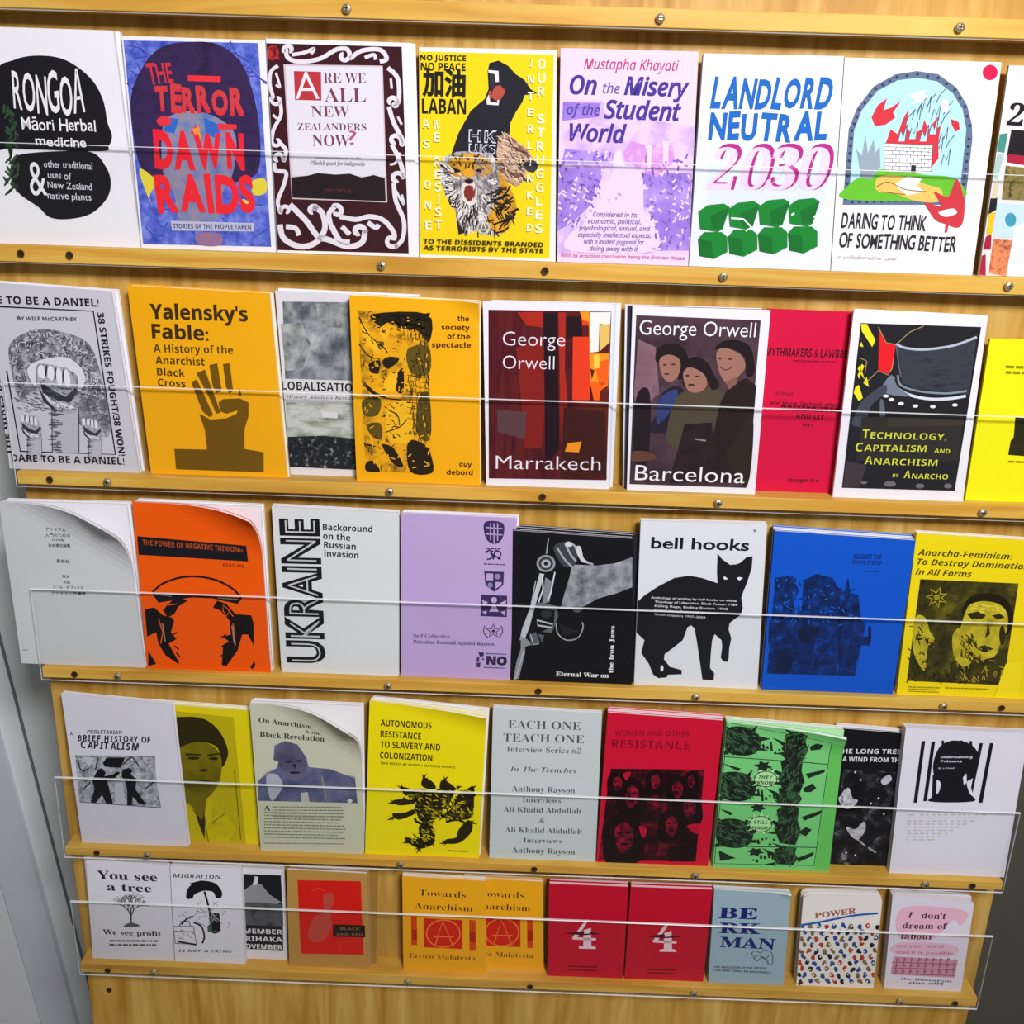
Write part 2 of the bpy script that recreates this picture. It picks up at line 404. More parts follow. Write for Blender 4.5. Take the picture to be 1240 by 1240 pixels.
B = Zine(1, [(147,43),(321,49),(334,303),(171,297)], WH, 'blue and purple zine with smeared red lettering about dawn raids, on the top shelf', t=.005, view=Z1a)
B.poly(photo(['#2f3fa0','#5565c4','#7d8ad6'],90,stretch=(1,1,1)), [(545,178),(1140,190),(1198,1090),(632,1078)])
r = random.Random(5)
B.line('#34429a',5,*[[(x,y),(x+r.uniform(20,60),y+r.uniform(-40,50)),(x+r.uniform(60,110),y+r.uniform(0,60))] for x,y in [(r.choice((r.uniform(555,640),r.uniform(1010,1060),r.uniform(650,1080))),0) for _ in range(1)] for x,y in [(560+q%3*18,200+q*28) for q in range(8)]+[(960+q*22,195+q*24) for q in range(7)]+[(640+q*38,1000-(q%4)*38) for q in range(13)]])
B.poly(photo(['#231a38','#35244e','#2a2038'],40), [(640,280),(720,205),(840,185),(960,195),(1060,270),(1115,400),(1145,560),(1150,700),(1130,770),(1060,800),(900,820),(740,800),(630,750),(590,600),(580,420)],1)
B.poly(photo(['#4f6fae','#7c7f9e','#96858e'],60), [(740,520),(840,490),(960,520),(1040,600),(1030,760),(980,860),(960,970),(800,975),(770,860),(720,760),(715,600)],1)
B.many('#2f62b8', [[(900,520),(990,560),(950,610),(910,590)],[(745,520),(790,525),(770,590),(720,580)]])
B.many('#d8c93a', [[(615,745),(690,800),(660,870),(690,940),(650,860)],[(1115,800),(1170,790),(1175,850),(1120,860)],[(1070,880),(1110,900),(1090,930)]],1)
B.text('#c2303c','r','THE',660,372,768,360,80,.02,.8); B.line('#e0303a',26,[(830,345),(975,350)])
B.text('#d42a36','r','TERROR',690,490,1080,505,100,.05,.7); B.text('#c23c40','r','TERROR',690,480,1080,495,95,.02,.9)
B.many('#d8303a', [ell(725,535,32,22),[(960,545),(1045,550),(1045,570),(965,575)],[(840,590),(865,550),(880,600)]]); B.many('#e08a3a', [[(850,570),(880,560),(890,620),(860,600)]])
B.text('#dc2030','r','DAWN',685,735,1085,740,140,.06,.6); B.text('#e2242e','r','RAIDS',695,930,1130,925,145,.05,.6)
B.poly('#b4b6cc', [(755,975),(1125,985),(1120,1022),(760,1018)]); B.text('#3a3c60','B','STORIES OF THE PEOPLE TAKEN',765,1008,1110,1013,20)
B.poly('#8f6a8c', [(870,1030),(970,1032),(975,1082),(880,1080)],1)
B.done([(0,0,.004,WH,'white copy of the dawn raids zine hidden behind the blue one')])

B = Zine(1, [(322,46.5),(498,52),(507,311.7),(336,303)], WH, 'white-bordered maroon zine framed in koru scrolls with a red letter A, on the top shelf', t=.004, view=Z1b)
B.poly(photo(['#2a0e14','#38141c','#331018'],30), [(45,92),(730,110),(765,1145),(108,1128)])
KW='#d9d3da'
def koru(*L, w=26): B.line(KW, w, *L, sm=1)
def curlp(cx,cy,r,a0,turn,n=9): return [(cx+r*(1-.75*i/n)*math.cos(a0+turn*i/n), cy+r*(1-.75*i/n)*math.sin(a0+turn*i/n)) for i in range(n+1)]
koru([(150,120)]+[(160,165),(220,185),(320,170),(400,125),(450,120)]+curlp(440,155,32,-.6,5), [(470,170),(530,130),(620,125),(655,170),(620,185)], curlp(165,125,28,2.6,5), w=22)
koru([(180,150),(240,140),(290,120),(275,145)],[(545,165),(590,150),(600,175)],[(110,205),(75,235),(70,300),(85,360)]+curlp(105,375,30,3.4,-5),[(120,380),(125,450),(90,520),(80,570)]+curlp(105,585,26,3.2,-5), w=18)
koru([(120,590),(150,630),(140,680)]+curlp(110,670,30,.3,-5),[(90,690),(100,730),(150,740),(140,800),(110,880),(120,930)]+curlp(150,930,28,2.8,5), w=20)
koru([(100,240),(120,310),(100,300)],[(85,450),(105,470)], w=12)
koru([(660,215),(710,270),(715,380),(690,400)]+curlp(680,385,30,.8,-5),[(665,410),(690,490),(735,580),(730,600)]+curlp(695,580,32,0,-5),[(680,600),(720,680),(740,760)]+curlp(705,770,34,-.2,-5),[(690,790),(700,880),(740,980),(735,1070),(700,1110)]+curlp(680,1080,36,.7,5), w=22)
koru([(675,270),(680,320)],[(710,460),(730,500)],[(720,640),(700,690),(670,700)],[(730,850),(740,900),(700,830)], w=12)
koru([(170,900),(250,980),(310,1060),(360,1075),(460,1110),(530,1090),(545,1040)]+curlp(515,1035,32,0,-5),[(120,1000),(140,1070),(220,1110),(300,1090),(345,1020),(330,940),(290,915)]+curlp(285,930,24,-.5,-4),[(380,1010),(420,1080),(470,1090)], w=28)
koru([(380,1020),(365,950),(390,915)]+curlp(405,935,32,-2,5),[(420,960),(500,975),(570,960),(640,980),(690,1040),(690,1080)],[(560,990),(600,1015),(615,1000)],[(150,1010),(200,1020),(215,1055)],[(430,1010),(470,1050)], w=24)
B.many('#b02a30', [ell(85,140,30,38),[(60,110),(120,180),(100,110)]]); B.line('#4a1418',5,[(70,115),(100,150),(75,165)],[(95,110),(90,170),(115,180)])
B.poly('#c9b4bc', [(138,198),(635,205),(658,890),(180,872)]); B.poly('#d6d2dc', [(148,206),(628,212),(648,760),(180,755)])
B.poly('#201418', [(176,765),(260,755),(310,742),(400,750),(470,745),(530,765),(590,752),(645,768),(650,884),(183,866)])
B.poly('#b03038', [(190,232),(326,236),(328,380),(196,376)]); B.text('#ead9de','r','A',200,372,318,372,128,-.006)
A='#6d3a4c'
for t,a,b,y,h in (('RE WE',340,552,290,46),('ALL',345,552,386,66),('NEW',278,468,460,52),('ZEALANDERS',210,553,528,34),('NOW',284,470,606,54)): B.text(A,'S',t,a,y,b,y+2,h,-.007,cap=.68)
B.text('#a8506a','S','?',468,600,508,598,66,-.006,cap=.68); B.text('#77707a','r','an essay in response to the',300,672,525,675,14); B.text('#4c444c','SI','Pākehā quest for indigeneity',270,700,548,706,20); B.text('#5a2c30','r','PEOPLE',345,838,480,840,16)
B.done([(.003,0,.004,WH,'white copy showing a thin right edge behind the maroon koru zine')])

B = Zine(1, [(507.5,57),(674,60.5),(672.6,318),(508.5,312)], '#e0e0dc', 'yellow zine with a black panther, tiger and hawk on the top shelf', t=.005, view=Z1c)
YL='#e3c80e'
B.poly(YL, [(65,92),(748,108),(725,1130),(78,1108)])
B.poly('#1d1c24', [(425,150),(470,138),(520,165),(555,205),(600,235),(630,280),(665,302),(600,312),(590,345),(555,400),(530,450),(520,560),(500,640),(300,640),(240,620),(235,600),(270,500),(330,390),(400,330),(420,280),(415,190)])
B.many('#d9d6d8', [[(418,185),(470,190),(472,245),(455,245),(450,205),(420,200)],[(410,330),(425,300),(430,345),(465,350),(462,330),(475,330),(470,362),(412,358)]]); B.many('#a84a3a', [[(440,290),(455,265),(480,262),(505,290),(498,305),(480,335),(455,338),(436,322)],[(420,300),(432,280),(438,320),(428,345)]]); B.many('#2c2b36',[[(425,200),(447,208),(450,260),(430,290)]])
B.poly(photo(['#5a3d34','#a5826c','#c9ab90','#6b4e48'],120,stretch=(1,1,2)), [(470,520),(510,500),(560,540),(610,580),(640,620),(665,650),(665,680),(610,690),(600,730),(560,770),(500,740),(470,680),(460,600)])
B.many('#33323c', [[(590,650),(640,635),(668,650),(665,680),(645,700),(600,690)],[(555,655),(590,650),(580,690)],[(600,720),(640,745),(580,740)]])
B.poly(photo(['#2f2d2c','#6d6a6c','#b5b0ae','#d8d4d0'],95,stretch=(2,1,1)), [(185,640),(200,620),(260,595),(340,590),(440,610),(470,660),(480,740),(520,800),(555,840),(555,920),(500,1000),(460,1010),(430,1020),(380,980),(300,1010),(260,950),(255,890),(215,830),(175,730),(172,680)])
B.many(photo(['#7a5a18','#c98f1e','#d9aa3a'],70), [[(225,640),(330,600),(420,640),(440,700),(360,720),(330,680),(290,720),(230,710)],[(470,690),(540,800),(560,880),(520,980),(470,1000),(400,950),(440,880),(480,800)]],1)
B.many('#2a221c', [[(240,670),(285,690),(250,700)],[(350,690),(400,675),(380,700)],[(300,625),(330,622),(320,640)],[(270,615),(290,612),(275,640)],[(345,610),(370,620),(350,640)],[(420,720),(470,760),(430,750)],[(200,760),(250,800),(210,790)],[(215,830),(270,880),(230,870)],[(440,830),(490,860),(450,860)],[(500,900),(550,930),(505,930)],[(260,930),(300,1000),(270,1010)]])
B.poly('#d8cfca', [(285,765),(320,735),(350,745),(365,780),(355,850),(320,860),(290,830)],1); B.poly('#7a2a22', [(298,775),(325,762),(352,780),(345,835),(318,842),(300,820)],1); B.many('#5a2c22',[ell(322,742,22,14)])
TG=[(185,640),(260,600),(440,610),(480,740),(555,850),(555,920),(460,1010),(380,980),(300,1010),(255,890),(175,730)]
RAD=lambda x,y: math.atan2(y-740,x-325)
B.strokes('#e2dedb',5,110,[(185,640),(280,700),(260,780),(330,870),(420,800),(440,640),(470,740),(440,850),(380,980),(300,990),(230,850),(180,740)],RAD,46,1,.3,1)
B.strokes('#1f1b1a',6,80,[(185,640),(230,700),(250,800),(330,880),(430,800),(470,740),(555,850),(540,940),(460,1010),(300,1010),(255,890),(175,730)],RAD,44,2,.35,1)
B.strokes('#1f1b1a',7,16,[(240,610),(420,620),(430,680),(230,690)],lambda x,y:1.57+(x-325)*.008,30,3,.3,1)
B.strokes('#8a8088',5,60,[(340,640),(460,640),(480,760),(400,900),(360,860)],1.2,40,4,.5,1)
B.strokes('#2a1d10',9,26,[(440,760),(520,790),(560,880),(500,1000),(430,980)],2.6,60,5,.4,1)
B.many('#d8cfca',[[(290,760),(298,792),(304,762)],[(340,758),(346,792),(353,765)],[(300,850),(306,822),(314,850)],[(336,848),(342,820),(348,846)]]); B.many('#d79a22',[ell(322,700,30,22)]); B.many('#17120e',[ell(265,690,13,8),ell(372,688,13,8),[(300,735),(345,735),(322,752)]])
B.strokes('#6b4a3e',4,70,[(470,520),(510,505),(620,600),(600,720),(560,765),(480,690)],.7,44,6,.5,1); B.strokes('#dcc3ac',4,50,[(470,520),(510,505),(620,600),(600,720),(560,765),(480,690)],.7,40,7,.5,1)
B.many('#e8d49a',[ell(590,640,10,8)]); B.many('#17120e',[ell(592,640,6,6)])
B.many('#b8b4b0', [ell(395,975,34,34)]); B.ell('#6b655c',395,975,24,24); B.line('#d0ccc4',6,[(395,945),(375,1000)],[(395,945),(415,1000)],[(372,985),(420,985)])
for t,a,b,y,h in (('NO JUSTICE',80,308,136,24),('NO PEACE',82,306,186,34),('LABAN',88,308,402,68)): B.text('#1c1a12','B',t,a,y,b,y+4,h,.0)
B.text('#1c1a12','r','加油',90,300,305,308,110,.035,cap=.8)
B.text('#c8c8d6','B','HK',320,545,460,552,58,.01); B.text('#1d1c24','B','HK',326,541,454,547,48,-.02); B.text('#c8c8d6','B','UKS',320,600,455,608,44,.01); B.text('#1d1c24','B','UKS',326,597,450,604,36,-.02)
def stack(txt,x0,y0,x1,y1,w,h,m='#ece3c0'):
    n=len(txt)
    for i,ch in enumerate(txt):
        if ch!=' ': x=x0+(x1-x0)*i/(n-1); y=y0+(y1-y0)*i/(n-1); B.text(m,'B',ch,x-w/2 if ch!='I' else x-w/7,y+h/2,x+w/2 if ch!='I' else x+w/7,y+h/2+1,h)
stack('OUR STRUGGLES',686,158,672,978,38,44); stack('INTERLINKED',632,152,626,975,32,36); stack('WE RESIST',160,460,170,958,32,44); stack('AS ONE',108,455,120,962,32,40)
for i,t in enumerate(('TO THE DISSIDENTS BRANDED','AS TERRORISTS BY THE STATE')): B.text('#2a2408','B',t,96,1052+32*i,695,1070+30*i,22,.004)
B.done([(0,0,.004,WH,'white-edged copy behind the yellow panther zine')])

B = Zine(1, [(679,58),(846,62.5),(833,325),(674.5,319.3)], '#d9c6e6', 'lilac zine on student misery in dark blue italic title, on the top shelf', t=.004, view=Z1d)
B.poly(photo(['#a886cf','#c3a4de','#d9bfe6','#e0b8e0'],28,detail=5), [(85,330),(290,340),(300,400),(760,470),(720,1105),(62,1105)])
B.many(photo(['#8568c0','#9a7cd0','#b796da'],40), [[(70,670),(300,680),(270,760),(230,860),(190,900),(120,960),(62,990)],[(490,700),(735,700),(720,1090),(560,1090),(545,930),(495,870)],[(90,345),(280,350),(270,420),(86,440)],[(100,580),(300,600),(320,650),(80,655)]])
B.many(photo(['#d7a8dc','#c486cc','#e0c0e4'],50), [[(390,600),(430,540),(500,560),(520,640),(470,680),(400,640)],[(500,620),(545,560),(640,560),(650,640),(560,720),(500,700)]])
B.many('#e3c6e8', [[(510,560),(535,560),(530,690),(512,690)],[(590,540),(620,545),(615,660),(592,660)]])
B.poly('#dcc8e6', [(350,600),(380,590),(400,660),(480,690),(490,760),(495,900),(540,930),(545,1090),(130,1090),(120,1010),(190,960),(210,880),(255,850),(270,760),(330,720)],1)
MR=[(70,590),(350,600),(330,720),(255,850),(190,960),(120,1010),(64,1060)]; MS=[(480,690),(740,600),(735,1080),(560,1080),(540,930),(495,900)]
for q,z in enumerate((MR,MS)): B.strokes('#7a5cb8',9,60,z,1.2,26,q,1.2,1); B.strokes('#ddc4ea',9,50,z,1.3,26,q+5,1.2,1)
B.strokes('#dcc8e6',12,50,[(330,590),(480,640),(560,930),(560,1080),(120,1080),(200,900)],1.2,40,9,1.5,1)
B.text('#b8456e','I','Mustapha Khayati',195,178,668,190,46,.01); D='#45308a'
B.text(D,'I','On',122,302,258,306,80,.03); B.text('#6a5a9e','I','the',288,300,374,303,46,.01); B.text(D,'I','Misery',395,306,718,318,78,.03)
B.text('#55449a','I','of the',108,406,275,411,46,.015); B.text(D,'I','Student',295,424,678,438,80,.03); B.text(D,'I','World',120,538,405,548,78,.03)
for i,(t,a,b) in enumerate((('Considered in its',240,460),('economic, political,',215,480),('psychological, sexual, and',170,525),('especially intellectual aspects,',165,530),('with a modest proposal for',195,495),('doing away with it',222,465))): B.text('#5b4580','I',t,a,918+34*i,b,923+34*i,22,.01)
B.text('#b0507e','I','With its practical conclusion being the first ten theses',80,1120,700,1135,16,.01)
B.done([(.0005,0,.004,'#e6dcee','pale copy behind the lilac student zine')])

B = Zine(1, [(852,64.5),(1022,68),(1005,329),(834,324.5)], '#d6dae6', 'white zine lettered Landlord Neutral 2030 with green block houses, on the top shelf', t=.004, view=Z1e)
BL='#1a62b2'
B.poly('#cdd6e4', [(120,330),(400,190),(700,110),(770,200),(690,860),(110,820)]) 
B.many('#e4eaf2',[[(110,190),(745,215),(735,340),(115,335)],[(100,355),(715,370),(705,500),(105,490)]],1)
B.text(BL,'r','LANDLORD',122,330,722,330,132,.04,.5,.12); B.text(BL,'r','NEUTRAL',112,488,705,492,122,.045,.5,.05)
for (t,x0,x1) in (('2',110,240),('0',262,408),('3',400,545),('0',552,700)):
    B.text('#a8247e','S',t,x0+4,738,x1+4,742,210,.006,slant=.16,cap=.68); B.text('#e6c4dc','S',t,x0-8,742,x1-14,746,200,-.004,slant=.16,cap=.68)
for (x0,x1) in ((380,500),(540,640)): B.line('#b9bcc8',4,[(x0,620),(x1-30,570),(x1,620),(x1-30,680),(x0,750)],sm=1)
GR='#117a2a'; g2='#0d6624'
for i in range(4):
    x=62+i*150; y=790-i*12 if i<3 else 762
    B.many(GR, [[(x+2,y+62),(x+50,y+30),(x+130,y+22),(x+160,y+40),(x+125,y+150),(x+100,y+165),(x+10,y+150)],[(x,y+200),(x+30,y+165),(x+120,y+165),(x+148,y+190),(x+148,y+265),(x+80,y+300),(x+8,y+285)]])
    B.many(g2, [[(x+60,y+85),(x+160,y+40),(x+120,y+150),(x+70,y+150)],[(x+2,y+200),(x+70,y+212),(x+75,y+298),(x+8,y+285)]])
B.line('#dfe6e2',9,[(228,885),(290,890),(330,930),(300,950)],[(530,870),(545,860)],[(640,880),(660,870)])
B.done([(0,0,.004,WH,'white copy behind the Landlord Neutral zine')])

B = Zine(1, [(1023,69.6),(1213,75.5),(1177,335),(1006,331)], '#e6e6f0', 'white zine with an arched picture of a burning house, and a red dot', t=.004, view=Z1f)
B.poly('#5c6c88', [(70,855),(95,540),(130,450),(200,360),(290,310),(380,296),(470,310),(545,365),(590,440),(610,520),(612,580),(580,855)])
AR=[(110,843),(84,830),(108,545),(140,460),(208,370),(296,322),(382,310),(468,325),(538,375),(580,445),(600,525),(598,580),(568,830),(110,843)]
r=random.Random(8); B.many('#2e3648',[ell(*p,7,7,6) for p in [(a[0]+(b[0]-a[0])*k/n, a[1]+(b[1]-a[1])*k/n) for a,b in zip(AR,AR[1:]) for n in [max(1,int(math.dist(a,b)/30))] for k in range(n)]])
B.poly('#a9d8e4', [(96,830),(118,545),(150,460),(215,380),(300,335),(385,325),(465,340),(530,390),(570,455),(586,540),(555,830)])
B.poly('#62b52c', [(88,832),(92,775),(150,735),(240,705),(330,715),(420,730),(500,735),(558,760),(550,832)],1)
B.poly('#8d99a8', [(130,640),(125,620),(150,650),(165,560),(175,640),(200,580),(205,640),(225,610),(228,700),(185,750),(145,740)])
R='#c8303c'
B.many(R, [[(190,490),(215,440),(255,410),(240,460),(270,450),(315,420),(280,470),(290,490),(250,520),(205,528)],[(245,610),(270,540),(300,560),(320,500),(345,455),(335,530),(360,560),(400,540),(410,500),(430,540),(470,480),(450,550),(480,520),(470,590),(470,660),(440,700),(440,605)],[(520,495),(555,510),(558,540),(540,550),(525,520)]])
fl=[[(x,y),(x+12,y-45),(x+22,y-20),(x+40,y-70),(x+30,y)] for x,y in ((300,590),(345,580),(390,590),(430,560),(360,500),(400,470),(450,640),(470,600),(480,690),(440,500))]; B.many('#a9d8e4',fl[:6]); B.line('#4c5f70',4,*fl,*[[(x,y),(x+14,y-30),(x+40,y-60)] for x,y in ((330,520),(380,470),(420,450),(480,520),(500,620),(460,430),(490,480))])
B.many('#eef2f4', [[(345,400),(390,380),(420,375),(405,395),(430,400),(400,415),(420,430),(380,425),(355,440),(370,415)],ell(495,440,18,28)])
B.poly('#f0f0f2', [(243,598),(445,606),(436,722),(245,714)]); B.line('#5a5a62',2.5,*[[(244,612+16*i),(443,619+16*i)] for i in range(7)],*[[(262+30*k+(15 if i%2 else 0),612+16*i),(262+30*k+(15 if i%2 else 0),628+16*i)] for i in range(6) for k in range(6)],[(243,598),(445,606),(436,722),(245,714),(243,598)]); B.poly('#26262c',[(356,688),(376,690),(374,722),(354,720)])
B.poly('#dcb95e', [(205,765),(230,735),(320,735),(420,770),(480,790),(475,840),(380,840),(300,812),(220,800)],1); B.poly('#f0ece4', [(285,770),(340,735),(400,745),(380,775),(410,800),(340,815),(320,800)]); B.line('#8a5a2a',4,[(210,780),(260,760),(330,790),(420,800)],[(230,800),(330,812)],sm=1)
B.poly('#c2343e', [(415,845),(480,860),(450,800),(510,820),(540,750),(560,770),(578,850),(570,930),(545,950),(500,935),(460,920),(430,880)],1); B.poly('#e9e6ee',[(470,885),(530,870),(545,890),(500,905)],1); B.poly('#c2343e',[(500,930),(515,925),(505,970),(495,970)])
B.ell('#e0144a',685,302,31,32)
B.text('#26262e','r','DARING TO THINK',62,950,415,962,64,.02,.35); B.text('#26262e','r','OF SOMETHING BETTER',52,1030,540,1050,62,.02,.35); B.text('#9a9aa6','SI','a collaborative zine',45,1078,295,1086,16)
B.done([(-.0005,0,.004,WH,'white copy behind the burning house zine')])

B = Zine(1, [(1222,79),(1372,84),(1335,341),(1185,334)], '#d9d4d2', 'collage-covered zine with a large black 2, at the right end of the top shelf', t=.004, y=1.016, view=Z1g)
B.text(K,'S','2',278,465,345,470,88,.004,cap=.68)
B.many('#3f8a78', [[(250,505),(285,500),(270,585),(238,580)]]); B.many('#9fbab4', [[(240,590),(270,588),(240,700),(215,690)]])
B.many('#1c1a20', [[(300,485),(370,490),(370,610),(280,600)],[(210,780),(240,775),(235,830),(200,850)]]); B.many('#a01c38', [[(285,590),(370,600),(370,640),(280,625)],[(190,945),(215,930),(212,1000),(178,1000)],[(160,1030),(190,1020),(190,1110),(158,1108)]])
B.poly(photo(['#3a3218','#8a7a48','#5d5024'],150), [(275,640),(370,650),(370,790),(258,785)]); B.poly('#d0c4a0',[(228,720),(245,720),(235,780),(215,780)])
B.poly('#b9d4de', [(238,800),(370,810),(370,950),(222,945)]); B.ell('#3d8fa8',296,872,24,30); B.poly(photo(['#a83a3a','#d98a5a','#7a1f2c'],90), [(222,955),(310,960),(280,1115),(203,1100)]); B.many('#d8b81e', [[(205,845),(232,840),(215,940),(192,930)]]); B.poly('#f0f0f4',[(315,900),(370,880),(370,1120),(275,1120)])
B.done()

# ---------------------------------------------------------------- the second shelf
B = Zine(2, [(-17,342),(134,353),(168.6,573),(12,568)], '#c3c3cb', 'grey-white zine with three clenched fists inside a lettered border', t=.004, view=Z2a)
B.line(K,7,[(-40,185),(412,207),(510,840),(90,826),(30,470)])
B.poly(photo(['#3a3a42','#80808a','#b9b9c2'],170,stretch=(1,1,.5)), [(45,350),(150,290),(260,295),(380,340),(430,430),(470,600),(480,760),(340,700),(240,600),(150,560),(90,600),(50,470)],1)
TR=[(45,350),(150,290),(260,295),(380,340),(430,430),(470,600),(350,600),(360,470),(300,420),(150,420),(120,500),(90,600),(50,470)]
B.strokes('#4a4a52',4,260,TR,.6,22,3,1.5,1); B.strokes('#c9c9d2',4,150,TR,.6,18,4,1.5,1); B.poly('#d2d2da',[(120,470),(170,425),(290,410),(360,460),(375,520),(345,560),(330,480),(170,440),(160,540)],1)
B.strokes('#6a6a74',3,120,[(345,560),(470,600),(480,740),(400,650),(350,650)],.1,26,5,.3); B.strokes('#6a6a74',3,80,[(60,500),(160,560),(225,650),(120,650),(80,640)],.3,26,6,.3)
def fist(x,y,k):
    q=lambda a:[((u-165)*k+x,(v-440)*k+y) for u,v in a]
    e=lambda cx,cy,rx,ry,ro=0: ell((cx-165)*k+x,(cy-440)*k+y,rx*k,ry*k,20,ro)
    B.poly('#b4b4be',q([(228,620),(346,620),(350,832),(230,832)]))
    B.poly('#a6a6b0',q([(163,465),(180,442),(215,452),(240,445),(268,455),(298,458),(322,500),(345,560),(345,640),(300,660),(240,640),(200,600),(172,540)]),1)
    B.many('#33333b',[q([(176,515),(240,560),(290,585),(335,545),(346,565),(310,610),(250,600),(190,570)]),q([(172,545),(215,610),(250,640),(230,640),(190,600)]),e(205,470,5,26,.1),e(245,485,5,30,.1),e(280,490,5,32,.1)])
    B.many('#dcdce4',[e(184,478,15,34,-.1),e(225,480,15,34,-.1),e(262,495,13,40,-.1),e(297,505,13,42,-.15),q([(190,568),(240,604),(318,622),(330,636),(270,640),(215,604)])])
    B.strokes('#55555e',4*k,int(40*k)+12,q([(228,640),(270,640),(265,830),(230,830)]),0,30*k,7,.15); B.strokes('#55555e',3*k,int(50*k)+12,q([(170,500),(345,560),(340,650),(240,640)]),.5,22*k,8,.3)
    B.line('#2c2c34',4*k,q([(230,645),(232,830)]),q([(348,640),(350,830)]))
fist(165,440,1.0); fist(90,660,.52); fist(362,676,.48)
B.text('#3c3c46','B','BY WILF McCARTNEY',80,246,342,250,16); B.text(K,'B','E TO BE A DANIEL!',-8,172,440,186,32); B.text(K,'B','DARE TO BE A DANIEL!',55,868,552,884,32)
B.text(K,'B','38 STRIKES FOUGHT/38 WON!',430,212,528,845,28,.005); B.text(K,'B','THE GIRLS BE',55,840,2,500,26)
B.done([(.001,(0,.001),.004,WH,'white copy right behind the three fists zine, its right edge showing'),(.004,.001,.003,WH,'rearmost white copy of the three fists zine')])

OR='#e8a40c'
B = Zine(2, [(154,346),(326,355.6),(348,581),(183,573)], OR, "orange-yellow zine with a dark salute hand and Yalensky's Fable title, on the second shelf", t=.004, view=Z2a)
for t,a,b,y,h in (("Yalensky's",665,1095,240,62),('Fable:',672,922,325,60)): B.text('#3a2a08','B',t,a,y,b,y+12,h,.015)
for t,a,b,y,h in (('A History of the',680,1030,388,34),('Anarchist',688,905,440,34),('Black',694,818,490,32),('Cross',698,820,536,32)): B.text('#4a3608','B',t,a,y,b,y+8,h,.0)
HD='#6a4c08'
B.many(HD, [[(845,520),(870,508),(942,665),(925,675),(895,650)],[(868,480),(905,465),(975,655),(955,660),(930,600)],[(925,445),(960,437),(980,560),(958,568),(940,540)],[(985,440),(1015,437),(1030,560),(1012,570),(998,540)],[(1058,545),(1068,580),(1052,578)],[(965,610),(985,595),(1060,592),(1098,610),(1098,670),(1080,730),(1080,815),(1165,830),(1165,918),(778,905),(770,815),(915,818),(905,730),(880,660),(930,685),(1000,680),(1045,660),(1050,645),(1000,660),(975,650)]])
B.done([(.0025,0,.003,'#e6e0c8',"pale copy behind the Yalensky's Fable zine, its right edge showing"),(-.0005,.001,.003,OR,"orange copy at the back of the Yalensky's Fable stack")])

B = Zine(2, [(333,352),(505,360),(515,586),(352,581)], '#d0d0d4', 'white zine with cloudy grey photos and a Globalisation title, half behind an orange one', y=1.026, t=.004, view=Z2b)
B.poly(photo(['#2c2f36','#5a5f66','#8d9296','#b9bcbc'],30), [(95,150),(470,155),(475,560),(108,550)]); B.many(photo(['#3a3f44','#868b8a','#b0b4b0'],55), [[(270,160),(460,165),(460,290),(280,280)],[(105,150),(145,150),(148,225),(110,225)],[(85,265),(195,262),(240,370),(200,500),(110,510)]])
B.poly('#c6c8c8',[(100,552),(480,562),(482,672),(108,668)]); B.text(K,'B','LOBALISATION',92,606,500,620,44,.0); B.text('#5a5a60','SI','History Analysis Resistance',112,650,520,660,18)
B.poly(photo(['#4a4e3c','#8f9588','#c0c4be','#a0a59c'],22,stretch=(1,1,3)), [(112,672),(482,676),(486,870),(122,860)]); B.poly(photo(['#14161a','#22252a','#9a9c9c'],160,stops=[.3,.55,.72]), [(122,850),(300,845),(486,860),(490,1022),(130,1006)])
B.many('#d0d2d0',[[(300,720),(380,725),(380,755),(300,750)]])
B.done([(.002,.002,.003,WH,'white copy behind the half-hidden Globalisation zine')])

B = Zine(2, [(423,358),(580,366),(581,588),(432,582.6)], '#eea60a', 'orange zine with a tall grainy black photo and a small spectacle title', t=.004, view=Z2b, curl=((.5,.86),.02,.04), y=1.011)
B.poly(photo(['#2a1f08','#a87814','#e0a010','#d99a10'],45,stops=[.3,.42,.52,.7]), [(485,195),(845,212),(870,1040),(525,1030)])
DK='#231a0c'
B.many(DK, [[(560,215),(845,215),(855,360),(790,300),(700,290),(640,260),(600,280)],[(610,460),(650,435),(700,450),(640,500)],[(690,520),(720,500),(722,610),(695,625),(675,580)],[(545,470),(600,455),(590,520),(550,515)],[(745,875),(830,890),(868,960),(868,1038),(755,1030)],[(610,890),(670,910),(720,1000),(680,1000),(640,950)],[(515,880),(610,910),(530,895)],[(500,560),(560,610),(640,650),(560,630)],[(525,990),(560,975),(600,1030),(530,1028)]],1)
B.many('#5a4a14', [[(740,400),(850,380),(855,520),(760,520)],[(510,660),(600,650),(590,735),(520,740)],[(530,790),(600,780),(610,860),(560,850)],[(800,640),(855,640),(860,860),(790,830)],[(580,360),(620,360),(610,395),(585,395)]],1)
B.many('#eab01c', [[(640,540),(690,520),(670,620),(620,590)],[(500,260),(560,330),(600,420),(540,380)],[(640,690),(760,680),(770,860),(650,870)],[(600,290),(650,300),(620,350)]],1)
B.line(DK,6,[(490,230),(540,320),(620,390),(640,420)],[(510,560),(600,640),(710,660)],[(490,370),(540,430),(600,450)],[(640,710),(690,740),(700,790)],[(620,830),(700,800),(740,760)],sm=1)
B.line('#4a3a10',3,*[[(720+i*20,240),(725+i*20,350)] for i in range(6)],*[[(740,530+i*28),(850,545+i*28)] for i in range(10)],*[[(760+i*22,530),(775+i*22,830)] for i in range(5)])
PR=[(490,200),(840,215),(868,1035),(528,1025)]
